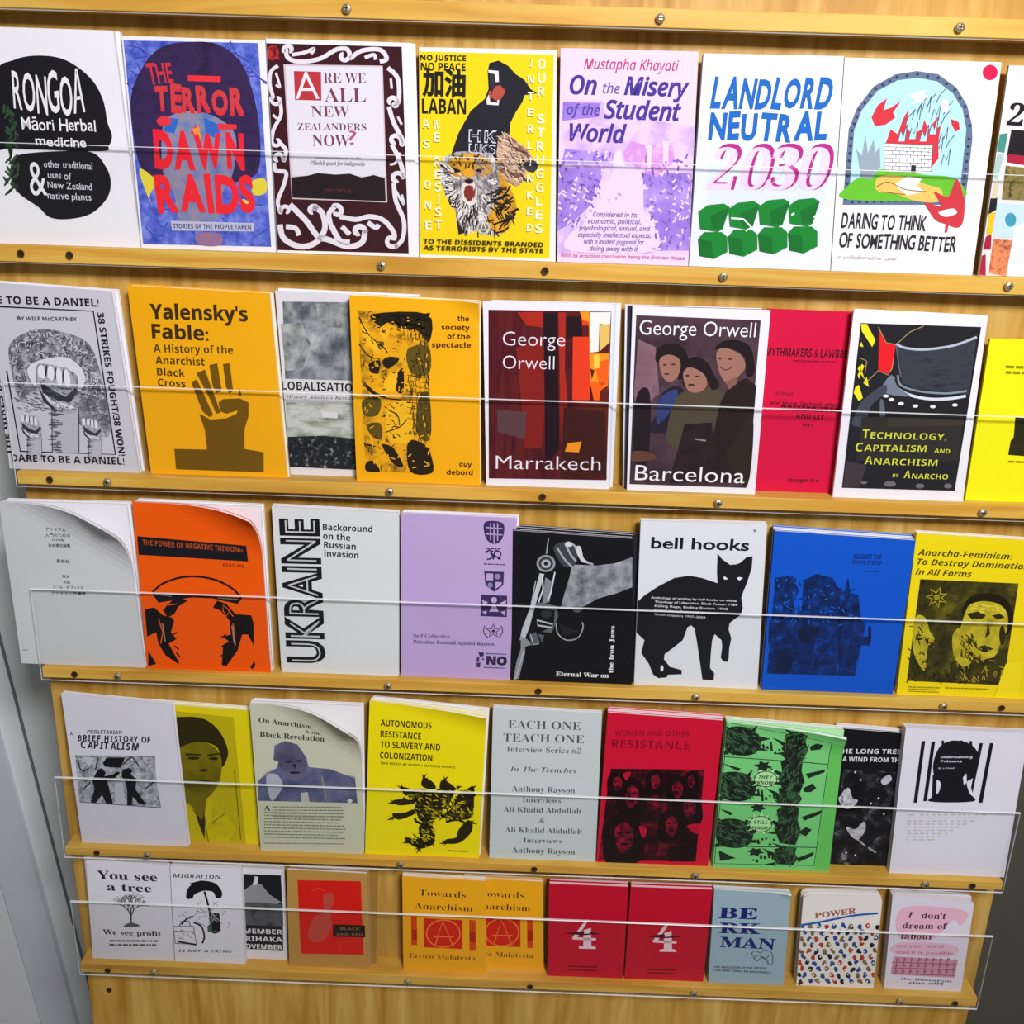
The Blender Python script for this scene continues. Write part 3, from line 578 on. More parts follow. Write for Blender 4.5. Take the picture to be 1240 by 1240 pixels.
B.strokes('#2a2008',5,150,PR,1.2,20,3,1.6,1); B.strokes('#e6aa18',5,120,PR,1.0,22,4,1.6,1); B.strokes('#3a2c0c',4,110,[(700,230),(845,240),(865,880),(770,860),(740,560),(790,400)],1.5,36,6,.4,0); B.strokes('#17120a',14,26,[(560,210),(845,215),(850,340),(640,270)],.3,50,8,.6,1)
for t,a,b,y in (('the',1000,1060,250),('society',918,1064,296),('of the',948,1066,342),('spectacle',868,1070,386)): B.text('#4a1408','B',t,a,y,b,y+3,26,.004)
for t,a,b,y in (('guy',1010,1074,1003),('debord',945,1080,1045)): B.text('#4a1408','B',t,a,y,b,y+3,26,.004)
B.done([(.0012,.001,.003,'#e9dcb8','pale copy behind the orange spectacle zine'),(.0012,.001,.003,'#eea60a','rear orange copy of the spectacle zine')])

B = Zine(2, [(584.7,365),(742.7,369),(737,592),(589,588)], '#dcdce4', 'white-bordered dark red booklet with a glowing alley photo, titled Marrakech, on the second shelf', t=.004, view=Z2c)
B.poly(photo(['#2a0c12','#4a1018','#5a1a1c','#3a0e16'],24,stretch=(3,1,.5)), [(95,155),(755,165),(728,1070),(97,1060)])
B.many('#a02418', [[(250,170),(390,165),(385,250),(300,240)],[(470,170),(510,170),(505,480),(520,640),(480,640)]]); B.many('#7a1a16',[[(245,360),(400,300),(400,640),(380,900),(290,900),(270,640)],[(475,640),(520,640),(510,860),(485,860)]]); B.many('#1e0a14',[[(390,170),(465,170),(475,900),(400,1000)],[(510,190),(590,190),(600,300),(510,310)]])
B.many('#d8381a', [[(548,300),(632,300),(640,420),(640,640),(545,640)],[(590,165),(635,165),(635,240),(600,240)]]); B.many('#e88a1a',[[(632,170),(645,170),(640,390),(745,390),(735,600),(700,590),(640,560)],[(585,165),(640,165),(630,220),(600,210)],[(520,870),(595,862),(580,920),(505,915)]]); B.many('#e85a14',[[(640,540),(720,540),(705,660),(660,640)],[(665,440),(740,420),(735,560),(690,560)]]); B.many('#dfe0d8',[[(640,168),(752,168),(748,240),(690,230),(685,380),(640,385)]]); B.many('#d8b45a',[[(690,240),(748,230),(745,330),(690,380)]]); B.many('#f0c040',[[(660,400),(690,395),(690,470),(660,470)]])
B.many('#5a1c12',[[(640,470),(665,480),(650,530)],[(600,640),(735,640),(730,860),(600,800)],[(695,590),(735,560),(735,640),(690,640)]]); B.poly('#3a1410',[(500,680),(720,700),(730,1060),(480,1060)]); B.poly('#e08a1a',[(520,870),(595,862),(580,920),(505,915)]); B.poly('#55383c',[(140,690),(300,705),(290,850),(145,810)])  # last poly: pale reflection in the guard, painted into the cover
B.text('#e0d8e0','r','George',172,347,505,352,78,-.012); B.text('#e0d8e0','r','Orwell',172,472,448,476,76,-.012); B.text('#e0d8e0','r','Marrakech',135,1008,695,1016,80,-.008)
B.done([(.0035,0,.0035,'#c4c8d0','grey-edged copy just behind the Marrakech booklet'),(.0085,.0005,.0035,'#d4d8e0','rearmost copy of the Marrakech booklet, its right edge showing')])

B = Zine(2, [(766,371),(933,376),(914,599),(759,595)], '#dcdce4', 'white-bordered booklet with three young people in a dim photo, titled Barcelona, on the second shelf', t=.004, view=Z2d)
B.poly(photo(['#2c1e26','#3d2a34','#4d3740','#352630'],18), [(130,135),(775,162),(700,1030),(95,1010)])
B.poly(photo(['#6a4c58','#7d5c66','#553c48'],20),[(140,260),(230,300),(240,430),(250,540),(130,640),(118,540)])
SK='#93685a'; S2='#7a5448'; HR='#1c1216'
B.poly('#221a2a',[(250,560),(330,500),(400,560),(380,720),(190,740),(240,640)],1); B.poly('#2f3a6a',[(250,570),(340,520),(330,600),(240,700)],1)
B.poly(HR,[(230,370),(240,310),(300,280),(370,300),(402,370),(380,440),(350,470),(330,360),(260,380)],1); B.poly(SK,[(250,370),(290,340),(345,355),(360,400),(340,460),(300,480),(265,450)],1); B.many('#4a2c2a',[ell(278,392,10,5),ell(322,390,12,5),ell(288,440,14,5)])
B.poly('#4a4032',[(290,720),(340,560),(420,520),(520,510),(600,560),(560,700),(420,860),(300,800)],1)
B.poly(HR,[(365,420),(390,370),(440,350),(500,380),(530,440),(560,500),(520,520),(480,440),(400,420),(380,510)],1); B.poly(SK,[(375,430),(410,405),(480,440),(495,500),(450,535),(400,525),(378,480)],1); B.many('#3a2220',[ell(395,448,10,5),ell(446,452,12,5),ell(415,496,18,6)])
B.poly('#241818',[(560,600),(610,500),(700,460),(752,500),(735,700),(705,1000),(550,1000),(520,800)])
B.poly(HR,[(540,310),(580,270),(660,265),(720,300),(740,370),(740,440),(700,450),(690,350),(620,310)],1); B.poly(SK,[(545,330),(590,305),(670,340),(695,400),(660,450),(600,485),(560,430)],1); B.many('#4a2a28',[ell(562,360,9,5),ell(615,362,12,5)]); B.line('#6a3230',6,[(565,405),(595,418),(630,402)],sm=1); B.poly(S2,[(590,480),(660,450),(650,490),(610,520)])
B.poly('#2a2018',[(600,880),(650,760),(735,660),(705,1020)],1); B.poly('#1c141a',[(130,560),(200,540),(190,880),(120,880)],1); B.poly('#5c3a2c',[(115,840),(200,845),(230,880),(110,890)],1); B.many(photo(['#1c1216','#2c2024'],60),[[(380,700),(520,690),(560,1000),(300,1000)]])
B.line('#8a8078',8,[(435,775),(490,785)])
B.text('#e4e2e8','r','George Orwell',145,235,745,250,78,-.006); B.text('#e4e2e8','r','Barcelona',122,988,688,1005,88,-.004)
B.done([(-.0035,0,.0035,'#2a2430','dark-edged copy showing at the left behind the Barcelona booklet'),(-.0065,.0005,.0035,'#dcdce4','rearmost white copy of the Barcelona booklet')])

RD='#c60e3c'
B = Zine(2, [(930,374),(1090,380),(1072,604),(912,598)], RD, 'crimson zine with small black type, half behind the boot-like top hat booklet', y=1.026, t=.004, view=Z2d)
B.text('#2a0a14','B','MYTHMAKERS & LAWBREAKERS',800,345,1330,362,42,-.005); B.text('#4a0c1c','r','anarchist writers on fiction',940,376,1165,384,14,.01)
B.text('#2a0a14','I','by Ursula',845,545,940,552,18); B.text('#3a0c18','I','Alan Moore, Starhawk, others',820,600,1180,612,22,.01); B.lines('#3a0c18',880,602,1190,0,2,16,9); B.text('#3a0c18','B','AND LIT',955,668,1100,675,24); B.text('#3a0c18','B','1917',985,710,1045,714,16); B.text('#3a0c18','B','Strangers in a',915,998,1070,1000,20)
B.done()

B = Zine(2, [(1034,375.4),(1195,383.5),(1166,607.5),(1008.5,600.4)], '#dedee8', 'white-bordered black booklet with a big dark hat, red star and yellow Technology title', t=.004, view=Z2e)
B.poly('#1d1d22', [(175,170),(778,190),(645,1010),(80,995)])
Y2='#e8d820'
B.many(Y2, [[(176,175),(205,175),(248,255),(232,290),(180,210)],[(160,430),(180,375),(192,385),(165,450)],[(188,470),(205,440),(215,490)],[(148,490),(165,480),(185,545),(165,560),(140,520)],[(168,285),(178,265),(188,290)],[(195,455),(160,400),(170,380)]])
B.poly('#d81a22', [(268,195),(300,270),(350,280),(340,340),(328,400),(310,425),(262,405)]); B.line('#a08a5a',4,[(262,190),(302,268),(352,278)],[(340,345),(330,400),(310,430),(262,408),(200,470)],[(352,278),(420,215),(490,185)],[(170,345),(205,360),(195,420)])
B.poly('#34383f', [(360,285),(420,300),(520,305),(640,280),(755,240),(715,530),(600,510),(450,500),(380,470)]); B.poly(photo(['#24272e','#363b44','#2c3038'],30,stretch=(1,1,4)), [(375,310),(520,330),(740,300),(715,515),(600,505),(450,495),(385,465)])
B.line('#aab2c2',12,[(352,275),(400,295),(500,302),(640,282),(755,240)],sm=1); B.line('#c9ced8',14,[(335,440),(350,490),(420,530),(520,550),(620,548),(700,535)],sm=1); B.line('#7d8796',10,[(360,430),(375,480),(460,510),(600,522),(705,510)],sm=1); B.line('#5a6068',6,[(352,285),(365,380),(375,440)])
B.poly('#6a7484',[(285,480),(330,430),(360,490),(420,535),(330,530),(290,510)],1); B.poly('#3c424c',[(140,640),(180,560),(290,480),(300,520),(230,580),(190,680),(130,680)],1); B.poly('#565c68',[(270,560),(290,570),(300,690),(275,690)],1)
B.many('#dcdcd8',[ell(x,y,14,8) for x,y in ((300,535),(327,553),(376,573),(447,585),(535,588),(645,580))]); B.poly('#2b2826',[(180,640),(690,630),(660,860),(150,860)]); B.poly('#38322c',[(310,640),(690,650),(688,680),(310,690)])
B.many('#6a6468',[ell(190,968,16,8),ell(320,975,30,14),ell(470,985,22,12),ell(610,985,20,12)]); B.many('#3a3238',[[(100,860),(200,880),(170,990),(85,990)]])
T='#c9cc3a'
B.text(T,'B','T',180,745,214,745,46,-.01); B.text(T,'B','ECHNOLOGY,',222,747,600,756,34,-.01); B.text(T,'B','C',146,812,182,812,46,-.01); B.text(T,'B','APITALISM',190,810,500,814,34,-.01); B.text(T,'B','AND',540,818,618,822,22,-.01); B.text(T,'B','A',192,876,230,877,44,-.01); B.text(T,'B','NARCHISM',238,878,555,885,34,-.01); B.text(T,'B','BY',332,940,362,941,18,-.01); B.text(T,'B','A',388,945,420,946,40,-.01); B.text(T,'B','NARCHO',428,948,608,952,28,-.01)
B.done([(.003,.0005,.004,'#dedee8','white copy peeking at the right behind the hat booklet')])

B = Zine(2, [(1199,410.5),(1340,415.5),(1306,614),(1168,609)], '#e6e010', 'small bright yellow zine at the right end of the second shelf', y=1.017, t=.004, view=Z2e)
B.lines('#8a8410',900,382,1020,0,2,28,14); B.poly('#26240e',[(948,640),(1060,650),(1040,840),(912,830),(925,760),(940,740)]); B.lines('#8a8410',912,858,1020,0,1,20,10)
B.done()
# ---------------------------------------------------------------- the third shelf
B = Zine(3, [(-1,608),(150,612),(175.5,808),(26,802.5)], '#c4c7c9', 'white zine, shaded grey, with small Japanese print and a curled corner', t=.003, view=Z3a, curl=((.51,.86),.068,.05,60), y=1.010)  # white paper greyed: shade of the forward-tipping sheet is in its colour
for t,a,b,y,h in (('アナキズム',203,292,192,16),('入門のための',200,312,218,16),('1979年',230,286,238,12),('自由連合編集',215,312,262,14),('黒色社',250,308,332,15),('東京',275,308,398,12),('大阪',282,312,424,14),('ア・ル・タ ブックス',236,368,446,12),('アナキスト図書館',228,380,472,12)): B.text('#3c3c42','r',t,a,y,b,y+2,h,.015,cap=.8)
B.lines('#9a9aa0',100,715,125,0,1,10,5)
B.done([(.0015,0,.004,WH,'white copies standing behind the Japanese zine, taller than its curled corner'),(.004,.001,.004,WH,'rearmost white copy of the Japanese zine')])

B = Zine(3, [(160,608),(313,615),(327.7,815),(178,806.6)], '#fb5606', 'bright orange zine with black drawing of two hands under a dome', t=.003, view=Z3a, curl=((.5,.86),.052,.05,55), y=1.010)
B.poly(K, [(606,216),(1088,258),(1096,328),(612,298)]); B.text('#a8481c','B','THE POWER OF NEGATIVE THINKING',630,254,1072,288,24); B.text('#7a2c08','B','READ ME',985,350,1078,356,15)
B.line(K,9,[(672,465),(720,425),(800,398),(880,395),(960,412),(1030,450),(1065,490)],sm=1); B.poly(K,[(668,462),(730,470),(820,478),(900,478),(1000,485),(1070,490),(1050,515),(980,500),(940,490),(850,486),(760,500),(700,510)]); B.line('#8a8078',4,[(680,472),(760,482)],[(960,488),(1050,495)])
HB='#14100e'
B.many(HB, [[(720,540),(760,500),(800,490),(830,500),(790,525),(770,560),(740,575)],[(640,540),(680,530),(720,565),(760,575),(770,590),(755,640),(780,670),(745,690),(790,770),(790,782),(730,740),(700,690),(690,640),(650,660)],[(655,720),(690,780),(655,790)],[(940,530),(960,500),(1000,515),(1040,560),(1110,565),(1120,600),(1122,700),(1095,650),(1070,650),(1050,720),(1000,790),(980,785),(985,700),(1010,680),(985,660),(1020,650),(1015,590),(975,545)],[(1105,795),(1125,765),(1128,785),(1115,803)]])
B.line('#f25a10',4,[(700,580),(720,640),(710,690)],[(745,520),(780,515)],[(1000,530),(1030,570)],[(1030,600),(1040,700)],[(985,520),(1015,545),(1000,570),(985,545),(985,520)]); B.line('#8a8078',5,[(718,600),(730,680)],[(1025,610),(1035,690)])
B.line(HB,6,[(1000,650),(975,665)],[(1000,690),(978,705)],[(1000,730),(975,745)],[(765,650),(782,640)],[(770,700),(790,715)],[(780,730),(795,750)])
B.done([(.0015,0,.004,WH,'white copy just behind the orange hands zine'),(.003,.001,.004,'#f0e8e4','rearmost pale copy of the orange hands zine')])

B = Zine(3, [(329,613),(482.6,621),(482.6,822),(341,814)], '#cfd3d3', 'grey-white zine with Ukraine in big double-line letters up its left side, on the third shelf', t=.004, view=Z3b)
B.text(K,'r','UKRAINE',278,788,248,110,172,.044); B.text('#b9bdbd','r','UKRAINE',271,780,243,119,156,-.027)
for i,(t,a,b) in enumerate((('Background',275,508),('on the',276,404),('Russian',280,430),('invasion',282,442))): B.text('#26262a','B',t,a,162+41*i,b,172+41*i,30,.004)
B.done([(0,.0005,.004,WH,'white copy behind the Ukraine zine')])

B = Zine(3, [(485,622),(626,628),(617,823),(486,820.6)], '#b39cca', 'lilac zine with a column of small crests ending in NO', t=.0035, y=1.0125, view=Z3b)
D='#3a2c54'
B.poly(D,[(1035,125),(1120,130),(1118,200),(1080,228),(1040,200)],1); B.line('#b39cca',5,[(1040,150),(1118,155)],[(1040,180),(1118,185)],[(1062,130),(1062,210)],[(1095,130),(1095,212)],[(1078,130),(1078,226)])
B.lines(D,1040,245,1110,0,2,12,6); B.line(D,7,[(1040,270),(1060,255),(1070,290),(1045,300)],[(1075,300),(1085,260),(1110,270),(1100,300)],[(1060,270),(1110,300)],sm=1); B.lines(D,1030,318,1130,0,1,9,5)
B.poly(D,[(1032,355),(1125,358),(1122,420),(1080,452),(1038,420)],0); B.many('#b39cca',[[(1042,365),(1074,366),(1074,398),(1042,397)],[(1085,405),(1115,406),(1112,420),(1085,438)]]); B.many('#8d78a8',[ell(1095,380,15,13),ell(1060,420,12,12)])
B.poly(D,[(1018,465),(1140,470),(1138,570),(1015,565)]); B.many('#b39cca',[ell(1078,490,14,14),[(1055,545),(1070,515),(1085,515),(1100,545)],[(1022,490),(1050,500),(1030,520)],[(1135,490),(1105,505),(1130,520)],[(1022,545),(1045,540),(1040,562)],[(1110,545),(1132,540),(1128,565)]])
st=[(1075+(34 if i%2==0 else 14)*math.sin(i*math.pi/5),635-(34 if i%2==0 else 14)*math.cos(i*math.pi/5)) for i in range(10)]; B.line(D,5,st+[st[0]]); B.line(D,4,[(1035,610),(1030,640),(1050,668)],[(1112,610),(1118,640),(1100,668)],sm=1); B.ell(D,1075,635,7,7)
B.text('#6a5686','S','Self Collective',700,664,872,668,18); B.text('#5a4676','S','Palestine Football Against Racism',700,692,1080,704,18)
B.many(D,[[(1005,735),(1030,735),(1030,752),(1012,755)],[(998,760),(1010,755),(1008,780),(996,780)],[(995,785),(1015,782),(1012,805),(998,805)],[(1022,760),(1032,765),(1026,775)]]); B.text('#2a2040','B','NO',1042,790,1138,795,42,.04); B.lines(D,1040,738,1138,0,1,8,4); B.lines(D,1030,803,1135,0,1,8,4)
B.done([(.0008,(0,.001),.004,'#dcd6e4','pale copy behind the lilac crest zine'),(.002,.001,.003,WH,'rearmost white copy of the lilac crest zine')])

B = Zine(3, [(621,641),(766,651),(765,829),(619,824)], '#101014', 'black zine with an old silver pistol pointing down, on the third shelf', t=.004, view=Z3c)
G1='#9aa0a6'; ms=photo(['#4a4e54','#7d8288','#a4a9ae'],60)
B.poly(ms,[(320,285),(430,290),(520,280),(605,250),(605,390),(530,420),(440,445),(380,480),(340,495),(265,495),(285,420),(310,340)])
B.poly('#3a3d42',[(235,200),(300,175),(330,190),(345,240),(330,290),(285,295),(255,260)],1); B.line(G1,9,[(250,205),(285,260),(320,295)],[(290,190),(315,240),(340,270)],[(300,180),(335,200),(365,260),(420,285)],sm=1); B.many('#c4c8cc',[[(335,210),(360,200),(375,255),(400,275),(365,270)],ell(305,190,18,12)],1)
B.ell('#8d9298',198,280,44,40); B.ell('#33363b',198,280,34,31); B.ell('#a4a8ad',198,281,22,20); B.ell('#16161a',198,281,10,9); B.line(G1,5,[(200,235),(210,160)],[(150,360),(135,440),(120,520)])
B.poly('#b4b8bc',[(168,325),(190,330),(150,470),(120,580),(100,630),(75,640),(85,590),(130,470)],0); B.poly('#7a7e84',[(195,345),(230,365),(215,460),(180,470)]); B.line('#cfd2d6',6,[(180,330),(185,400),(160,470)],[(240,320),(220,420),(205,455)])
B.poly('#5c6066',[(145,470),(165,460),(250,480),(255,530),(225,605),(180,600),(235,570),(240,500),(165,490)]); B.line('#b0b4b8',8,[(155,545),(230,565),(225,580),(160,570),(155,545)]); B.ell('#2a2c30',200,515,26,22)
B.poly('#84888e',[(80,620),(110,635),(130,660),(100,670),(100,700),(70,820),(45,825),(60,740),(80,680)]); B.many('#54585e',[[(120,620),(150,600),(170,650),(130,665)],[(160,610),(190,615),(180,650)]]); B.line('#9fa3a8',5,[(245,560),(255,610),(300,640),(350,625),(372,580),(368,555)],[(300,640),(340,635)],sm=1); B.line('#b9bdc1',4,[(55,820),(80,740),(95,680)],[(125,610),(140,660),(165,655)]); B.ell('#6a6e74',345,492,24,16)
B.line('#26272b',6,*[[(260+12*i,560+6*i),(290+12*i,620-4*i)] for i in range(6)])
B.text('#e2e2e6','S','Eternal War on',244,806,492,815,24,.006); B.text('#e2e2e6','S','the Iron Jaws',512,792,520,572,22,.004); B.rect('#8c8c96',0,0,.995,.006)
B.done([(.002,.001,.004,'#17171c','black copy right behind the pistol zine'),(.0075,.0015,.004,'#23232a','rearmost dark copy of the pistol zine, its right edge showing')])

B = Zine(3, [(776,630.6),(929,634.5),(917,834.5),(768,827)], '#d0d4d8', 'pale grey zine with a black cat on it, titled bell hooks, on the third shelf', t=.004, view=Z3c)
B.text(K,'r','bell hooks',690,208,1150,220,56,.022)
cat=[(1003,232),(1025,260),(1062,286),(1090,284),(1108,278),(1140,250),(1168,246),(1164,300),(1150,345),(1140,375),(1125,410),(1115,440),(1122,490),(1112,520),(1060,560),(1055,590),(1068,630),(1058,680),(1056,720),(1050,742),(1030,740),(1018,722),(1025,670),(1022,640),(990,612),(978,640),(972,700),(968,770),(988,795),(985,828),(932,825),(920,740),(905,640),(895,585),(878,570),(862,580),(840,640),(790,680),(755,705),(752,730),(780,765),(835,780),(835,800),(770,802),(765,815),(725,818),(700,800),(680,750),(645,700),(655,660),(660,640),(618,600),(612,560),(615,470),(660,430),(720,390),(800,348),(870,337),(930,348),(1003,372),(1000,320)]
B.poly(K,cat); B.many('#d8dcda',[[(1028,344),(1040,342),(1052,354),(1036,356)],[(1092,350),(1104,343),(1122,348),(1106,360)],ell(742,772,7,14)])
for i,(t,a,b) in enumerate((('Anthology of writing by bell hooks on white',690,1092),('Theology of Liberation, Black Power: 1984',708,1096),('Killing Rage, Ending Racism 1995',708,1050),('Feminist theory from margin to center',706,1000),('Seven chapters 1997–2004',708,945))): B.text('#c9cccf','r',t,a,444+19.5*i,b,460+19.5*i,11,.012)
B.ell('#7a7e84',1178,126,7,6)
B.done([(.0003,0,.004,WH,'white copy behind the black cat zine')])

B = Zine(3, [(938,643),(1109,654.6),(1080,845),(922,835.6)], '#0b4fba', 'bright blue zine with dark trees and a building printed on it, on the third shelf', t=.005, view=Z3d)
DB=photo(['#081838','#0a2458','#0c3684'],90); ph=photo(['#081838','#0c2c6c','#0b46a6'],75,stops=[.38,.54,.68])
B.poly(ph,[(110,300),(190,290),(215,360),(190,420),(200,470),(230,430),(235,310),(300,285),(370,300),(390,340),(430,370),(440,300),(450,370),(485,380),(500,490),(520,510),(470,745),(70,735),(90,500)],0)
B.many(DB,[[(240,310),(300,280),(350,300),(385,360),(420,420),(380,460),(330,420),(260,450),(215,450),(250,390)],[(105,300),(170,290),(200,350),(180,410),(110,400)],[(420,370),(438,300),(452,380),(430,420)],[(460,400),(485,375),(495,460),(470,500)],[(130,580),(240,530),(290,540),(280,740),(110,735),(90,650)],[(390,530),(450,520),(480,560),(545,570),(540,610),(470,600),(470,748),(400,740)],[(80,490),(120,500),(110,600),(75,600)],[(530,520),(545,520),(545,570),(530,570)]])
B.many('#0c1c3c',[[(210,540),(290,520),(300,560),(230,600)],[(120,640),(180,620),(180,720),(115,730)]],1); B.line(DB,4,[(110,500),(95,620)],[(185,420),(180,520)],[(330,440),(310,560)])
B.strokes('#0c2456',5,150,[(110,300),(190,290),(235,310),(300,285),(390,340),(440,300),(500,490),(470,740),(75,730),(90,500)],.8,24,3,1.5,1); B.strokes('#1a5cc0',4,60,[(110,300),(235,310),(390,340),(500,490),(400,520),(100,500)],.8,18,4,1.5,1)
B.text('#0c2860','B','AGAINST THE',460,212,590,214,22); B.text('#0c2860','B','STATE ITSELF',460,236,590,240,18); B.lines('#0c2860',520,266,580,0,1,8,5)
B.done([(.0008,.001,.005,'#dfe6f2','white-topped copy behind the blue zine'),(.001,.002,.004,'#2a6ac8','rearmost blue copy behind the blue zine')])

B = Zine(3, [(1110,646),(1268,656),(1243,856),(1084.5,847.6)], '#e2cc10', 'yellow zine with a dark portrait photo and Anarcha-Feminism title, right end of the third shelf', t=.004, view=Z3d)
for t,a,b,y in (('Anarcha-Feminism:',755,1182,196),('To Destroy Domination',752,1262,238),('in All Forms',745,1000,284)): B.text('#4a400a','BI',t,a,y,b,y+20*(b-a)/430,28,.004)
B.poly(photo(['#1c1a0c','#3a360e','#6a6212'],40,stops=[.35,.52,.68]),[(768,305),(1215,325),(1145,788),(706,768)])
st=[(843+(50 if i%2==0 else 22)*math.sin(i*math.pi/7+.3),388-(46 if i%2==0 else 20)*math.cos(i*math.pi/7+.3)) for i in range(14)]; B.line('#b4a620',5,st+[st[0]]); B.ell('#8a8018',843,388,14,13)
P1=photo(['#8a7f1c','#b0a222','#cabb2a'],50); B.poly('#1c180a',[(960,460),(980,400),(1040,370),(1130,380),(1180,430),(1190,500),(1150,560),(1100,420),(1000,450)],1)
B.poly(P1,[(975,450),(1000,418),(1060,405),(1130,422),(1165,470),(1160,540),(1130,600),(1110,650),(1050,685),(1000,670),(962,620),(950,540)],1)
B.poly(P1,[(915,560),(950,530),(965,620),(1000,680),(960,700),(920,650)],1); B.many('#2c260c',[[(978,462),(1030,452),(1066,470),(1050,486),(1000,486)],[(1092,470),(1130,462),(1152,478),(1120,490)],ell(1140,560,14,44),[(1075,480),(1085,555),(1062,572),(1070,540)],[(1015,615),(1060,605),(1100,622),(1060,640)],[(985,640),(1050,672),(1100,660),(1050,700)]])
B.strokes('#4a420e',5,60,[(960,560),(1010,560),(1050,680),(1000,690),(950,640)],1.1,30,12,.6,1); B.strokes('#d6c63a',4,30,[(1000,420),(1130,430),(1150,460),(1000,450)],.1,40,13,.4,1); B.poly('#3a340e',[(1010,740),(1080,690),(1150,630),(1160,680),(1120,770),(1040,770)])
B.poly(P1,[(745,480),(790,480),(810,540),(832,580),(800,620),(790,720),(760,690),(735,620)],1); B.line('#2c260c',6,[(745,580),(790,570),(800,600)],[(760,520),(780,550)])
B.strokes('#1c180a',4,70,[(715,520),(745,480),(960,700),(1000,780),(710,765)],1,26,3,1.4,1); B.strokes('#a8992a',3,60,[(915,560),(1140,600),(1150,780),(930,770)],1.2,26,4,1,1)
B.lines('#8a7d10',715,792,860,0,3,10,5,.03); B.lines('#8a7d10',880,796,1080,0,1,10,5,.03); B.poly('#e6d21a',[(1155,690),(1230,680),(1215,850),(1100,850)],0)
B.done([(.001,.001,.004,'#e4dfd0','pale copy behind the Anarcha-Feminism zine')])

# ---------------------------------------------------------------- the fourth shelf
B = Zine(4, [(74,840),(208,853),(228.5,1027),(99,1017)], '#cfcfd9', 'white zine with a street-scuffle drawing, titled Brief History of Capitalism', t=.0035, view=Z4a)
B.text('#3a3a42','BI','PROLETARIAN',290,302,480,306,22); B.text('#26262c','B','A',198,310,212,312,20); B.text('#26262c','BI','BRIEF HISTORY OF',240,342,636,352,36,.01,.3); B.text('#26262c','BI','CAPITALISM',258,380,572,392,42,.015,.3)
B.poly(photo(['#5c5e66','#9a9ca4','#bcbec6'],130),[(226,420),(400,425),(655,425),(662,560),(688,700),(250,668),(238,540)]); B.strokes('#55575f',3,120,[(228,425),(655,428),(685,695),(252,665)],.7,20,3,1.5,1); B.strokes('#c4c6ce',4,70,[(228,425),(655,428),(685,695),(252,665)],.7,20,4,1.5,1); B.many('#b9bbc4',[[(440,560),(480,560),(500,690),(440,680)],[(270,430),(330,430),(300,480)]])
B.many('#16161a',[[(375,460),(395,430),(495,430),(470,485),(385,480)],[(345,500),(370,485),(390,510),(385,530),(430,520),(450,505),(470,510),(440,540),(395,545),(410,600),(430,678),(395,680),(370,630),(335,675),(310,670),(330,600),(318,550)],[(480,495),(515,485),(535,500),(525,520),(555,545),(550,600),(610,685),(570,680),(535,640),(530,688),(505,688),(505,610),(495,560),(475,530)]]); B.line('#3a3c44',8,[(240,440),(260,500),(300,490)],[(335,500),(350,430)],[(480,470),(530,430),(570,480)],[(270,600),(310,560)],[(600,600),(650,560)],sm=1); B.line('#5a5c64',4,[(226,420),(655,425)],[(250,668),(688,700)])
B.done([(.0005,0,.003,WH,'white copy behind the street-scuffle zine')])

B = Zine(4, [(158,850),(302,860.6),(315,1033),(182,1026)], '#d8c80e', 'yellow zine with a dark portrait photo, tucked half behind the street-scuffle zine', y=1.0215, t=.0035, view=Z4a)
B.poly('#b4a60e',[(745,180),(1075,215),(1145,915),(830,915)]); B.poly('#2a2608',[(740,235),(820,212),(920,225),(1000,290),(1045,390),(1035,450),(1010,480),(990,380),(900,350),(800,390),(760,380)],1)
B.poly(photo(['#4a4408','#6a610a','#82770c'],18),[(770,400),(860,350),(950,360),(1005,420),(1010,510),(985,590),(930,650),(880,640),(820,600),(790,520)],1); B.many('#2a2608',[ell(862,434,32,8),ell(968,436,26,8),[(815,408),(905,412),(900,420),(818,418)],[(935,414),(1000,406),(1002,414),(938,422)],ell(915,500,24,8),ell(920,560,36,8)]); B.poly('#6a620c',[(800,590),(880,640),(930,650),(930,760),(905,770),(850,690),(800,660)],1); B.poly('#2f2b08',[(830,680),(905,770),(925,700),(920,900),(870,720)],0)
B.poly(photo(['#a89a0e','#c2b30e','#8f830c'],24),[(930,650),(1000,690),(1070,780),(1095,915),(950,915),(920,740)],0); B.poly('#b4a60e',[(800,660),(870,740),(940,915),(830,915)]); B.line('#6a620c',5,[(920,740),(945,915)],[(960,780),(1030,730)],[(1080,500),(1115,870)])
B.done([(-.0005,.002,.003,'#e9e6c8','pale-topped copy behind the yellow portrait zine')])

B = Zine(4, [(302,852),(436,858),(440,1033),(316,1034)], '#bfc2aa', 'grey-green zine with a curled corner and a blue-grey photo of a bald man', t=.003, view=Z4b, curl=((.56,.83),.062,.045,58), y=1.010)
B.text('#2c2c2c','S','On Anarchism',92,218,350,250,28,.004); B.text('#2c2c2c','S','& the',318,270,392,280,18); B.text('#2c2c2c','S','Black Revolution',98,288,412,312,30,.004)
B.poly('#8f9290',[(92,500),(130,460),(180,440),(200,400),(340,440),(560,480),(572,610),(92,598)]); B.poly(photo(['#3a3d58','#545878','#6c7090'],30),[(92,498),(180,440),(190,410),(165,400),(170,330),(220,308),(280,325),(325,390),(335,435),(440,445),(560,490),(572,610),(92,598)],0)
B.poly(photo(['#3c3a4e','#57556c','#716f86'],22),[(178,350),(220,315),(280,330),(322,400),(320,470),(280,505),(235,480),(195,430)],1); B.many('#26243a',[ell(238,408,16,6),ell(290,405,14,6),ell(268,462,26,6),[(255,420),(275,420),(270,445)]]); B.poly('#a4a9b4',[(130,480),(180,470),(210,520),(180,580),(150,590)],1); B.poly('#b4b6a8',[(300,560),(330,555),(340,605),(300,603)]); B.ell('#c9c9b4',535,598,12,10); B.line('#8a8468',8,[(400,480),(420,590)])
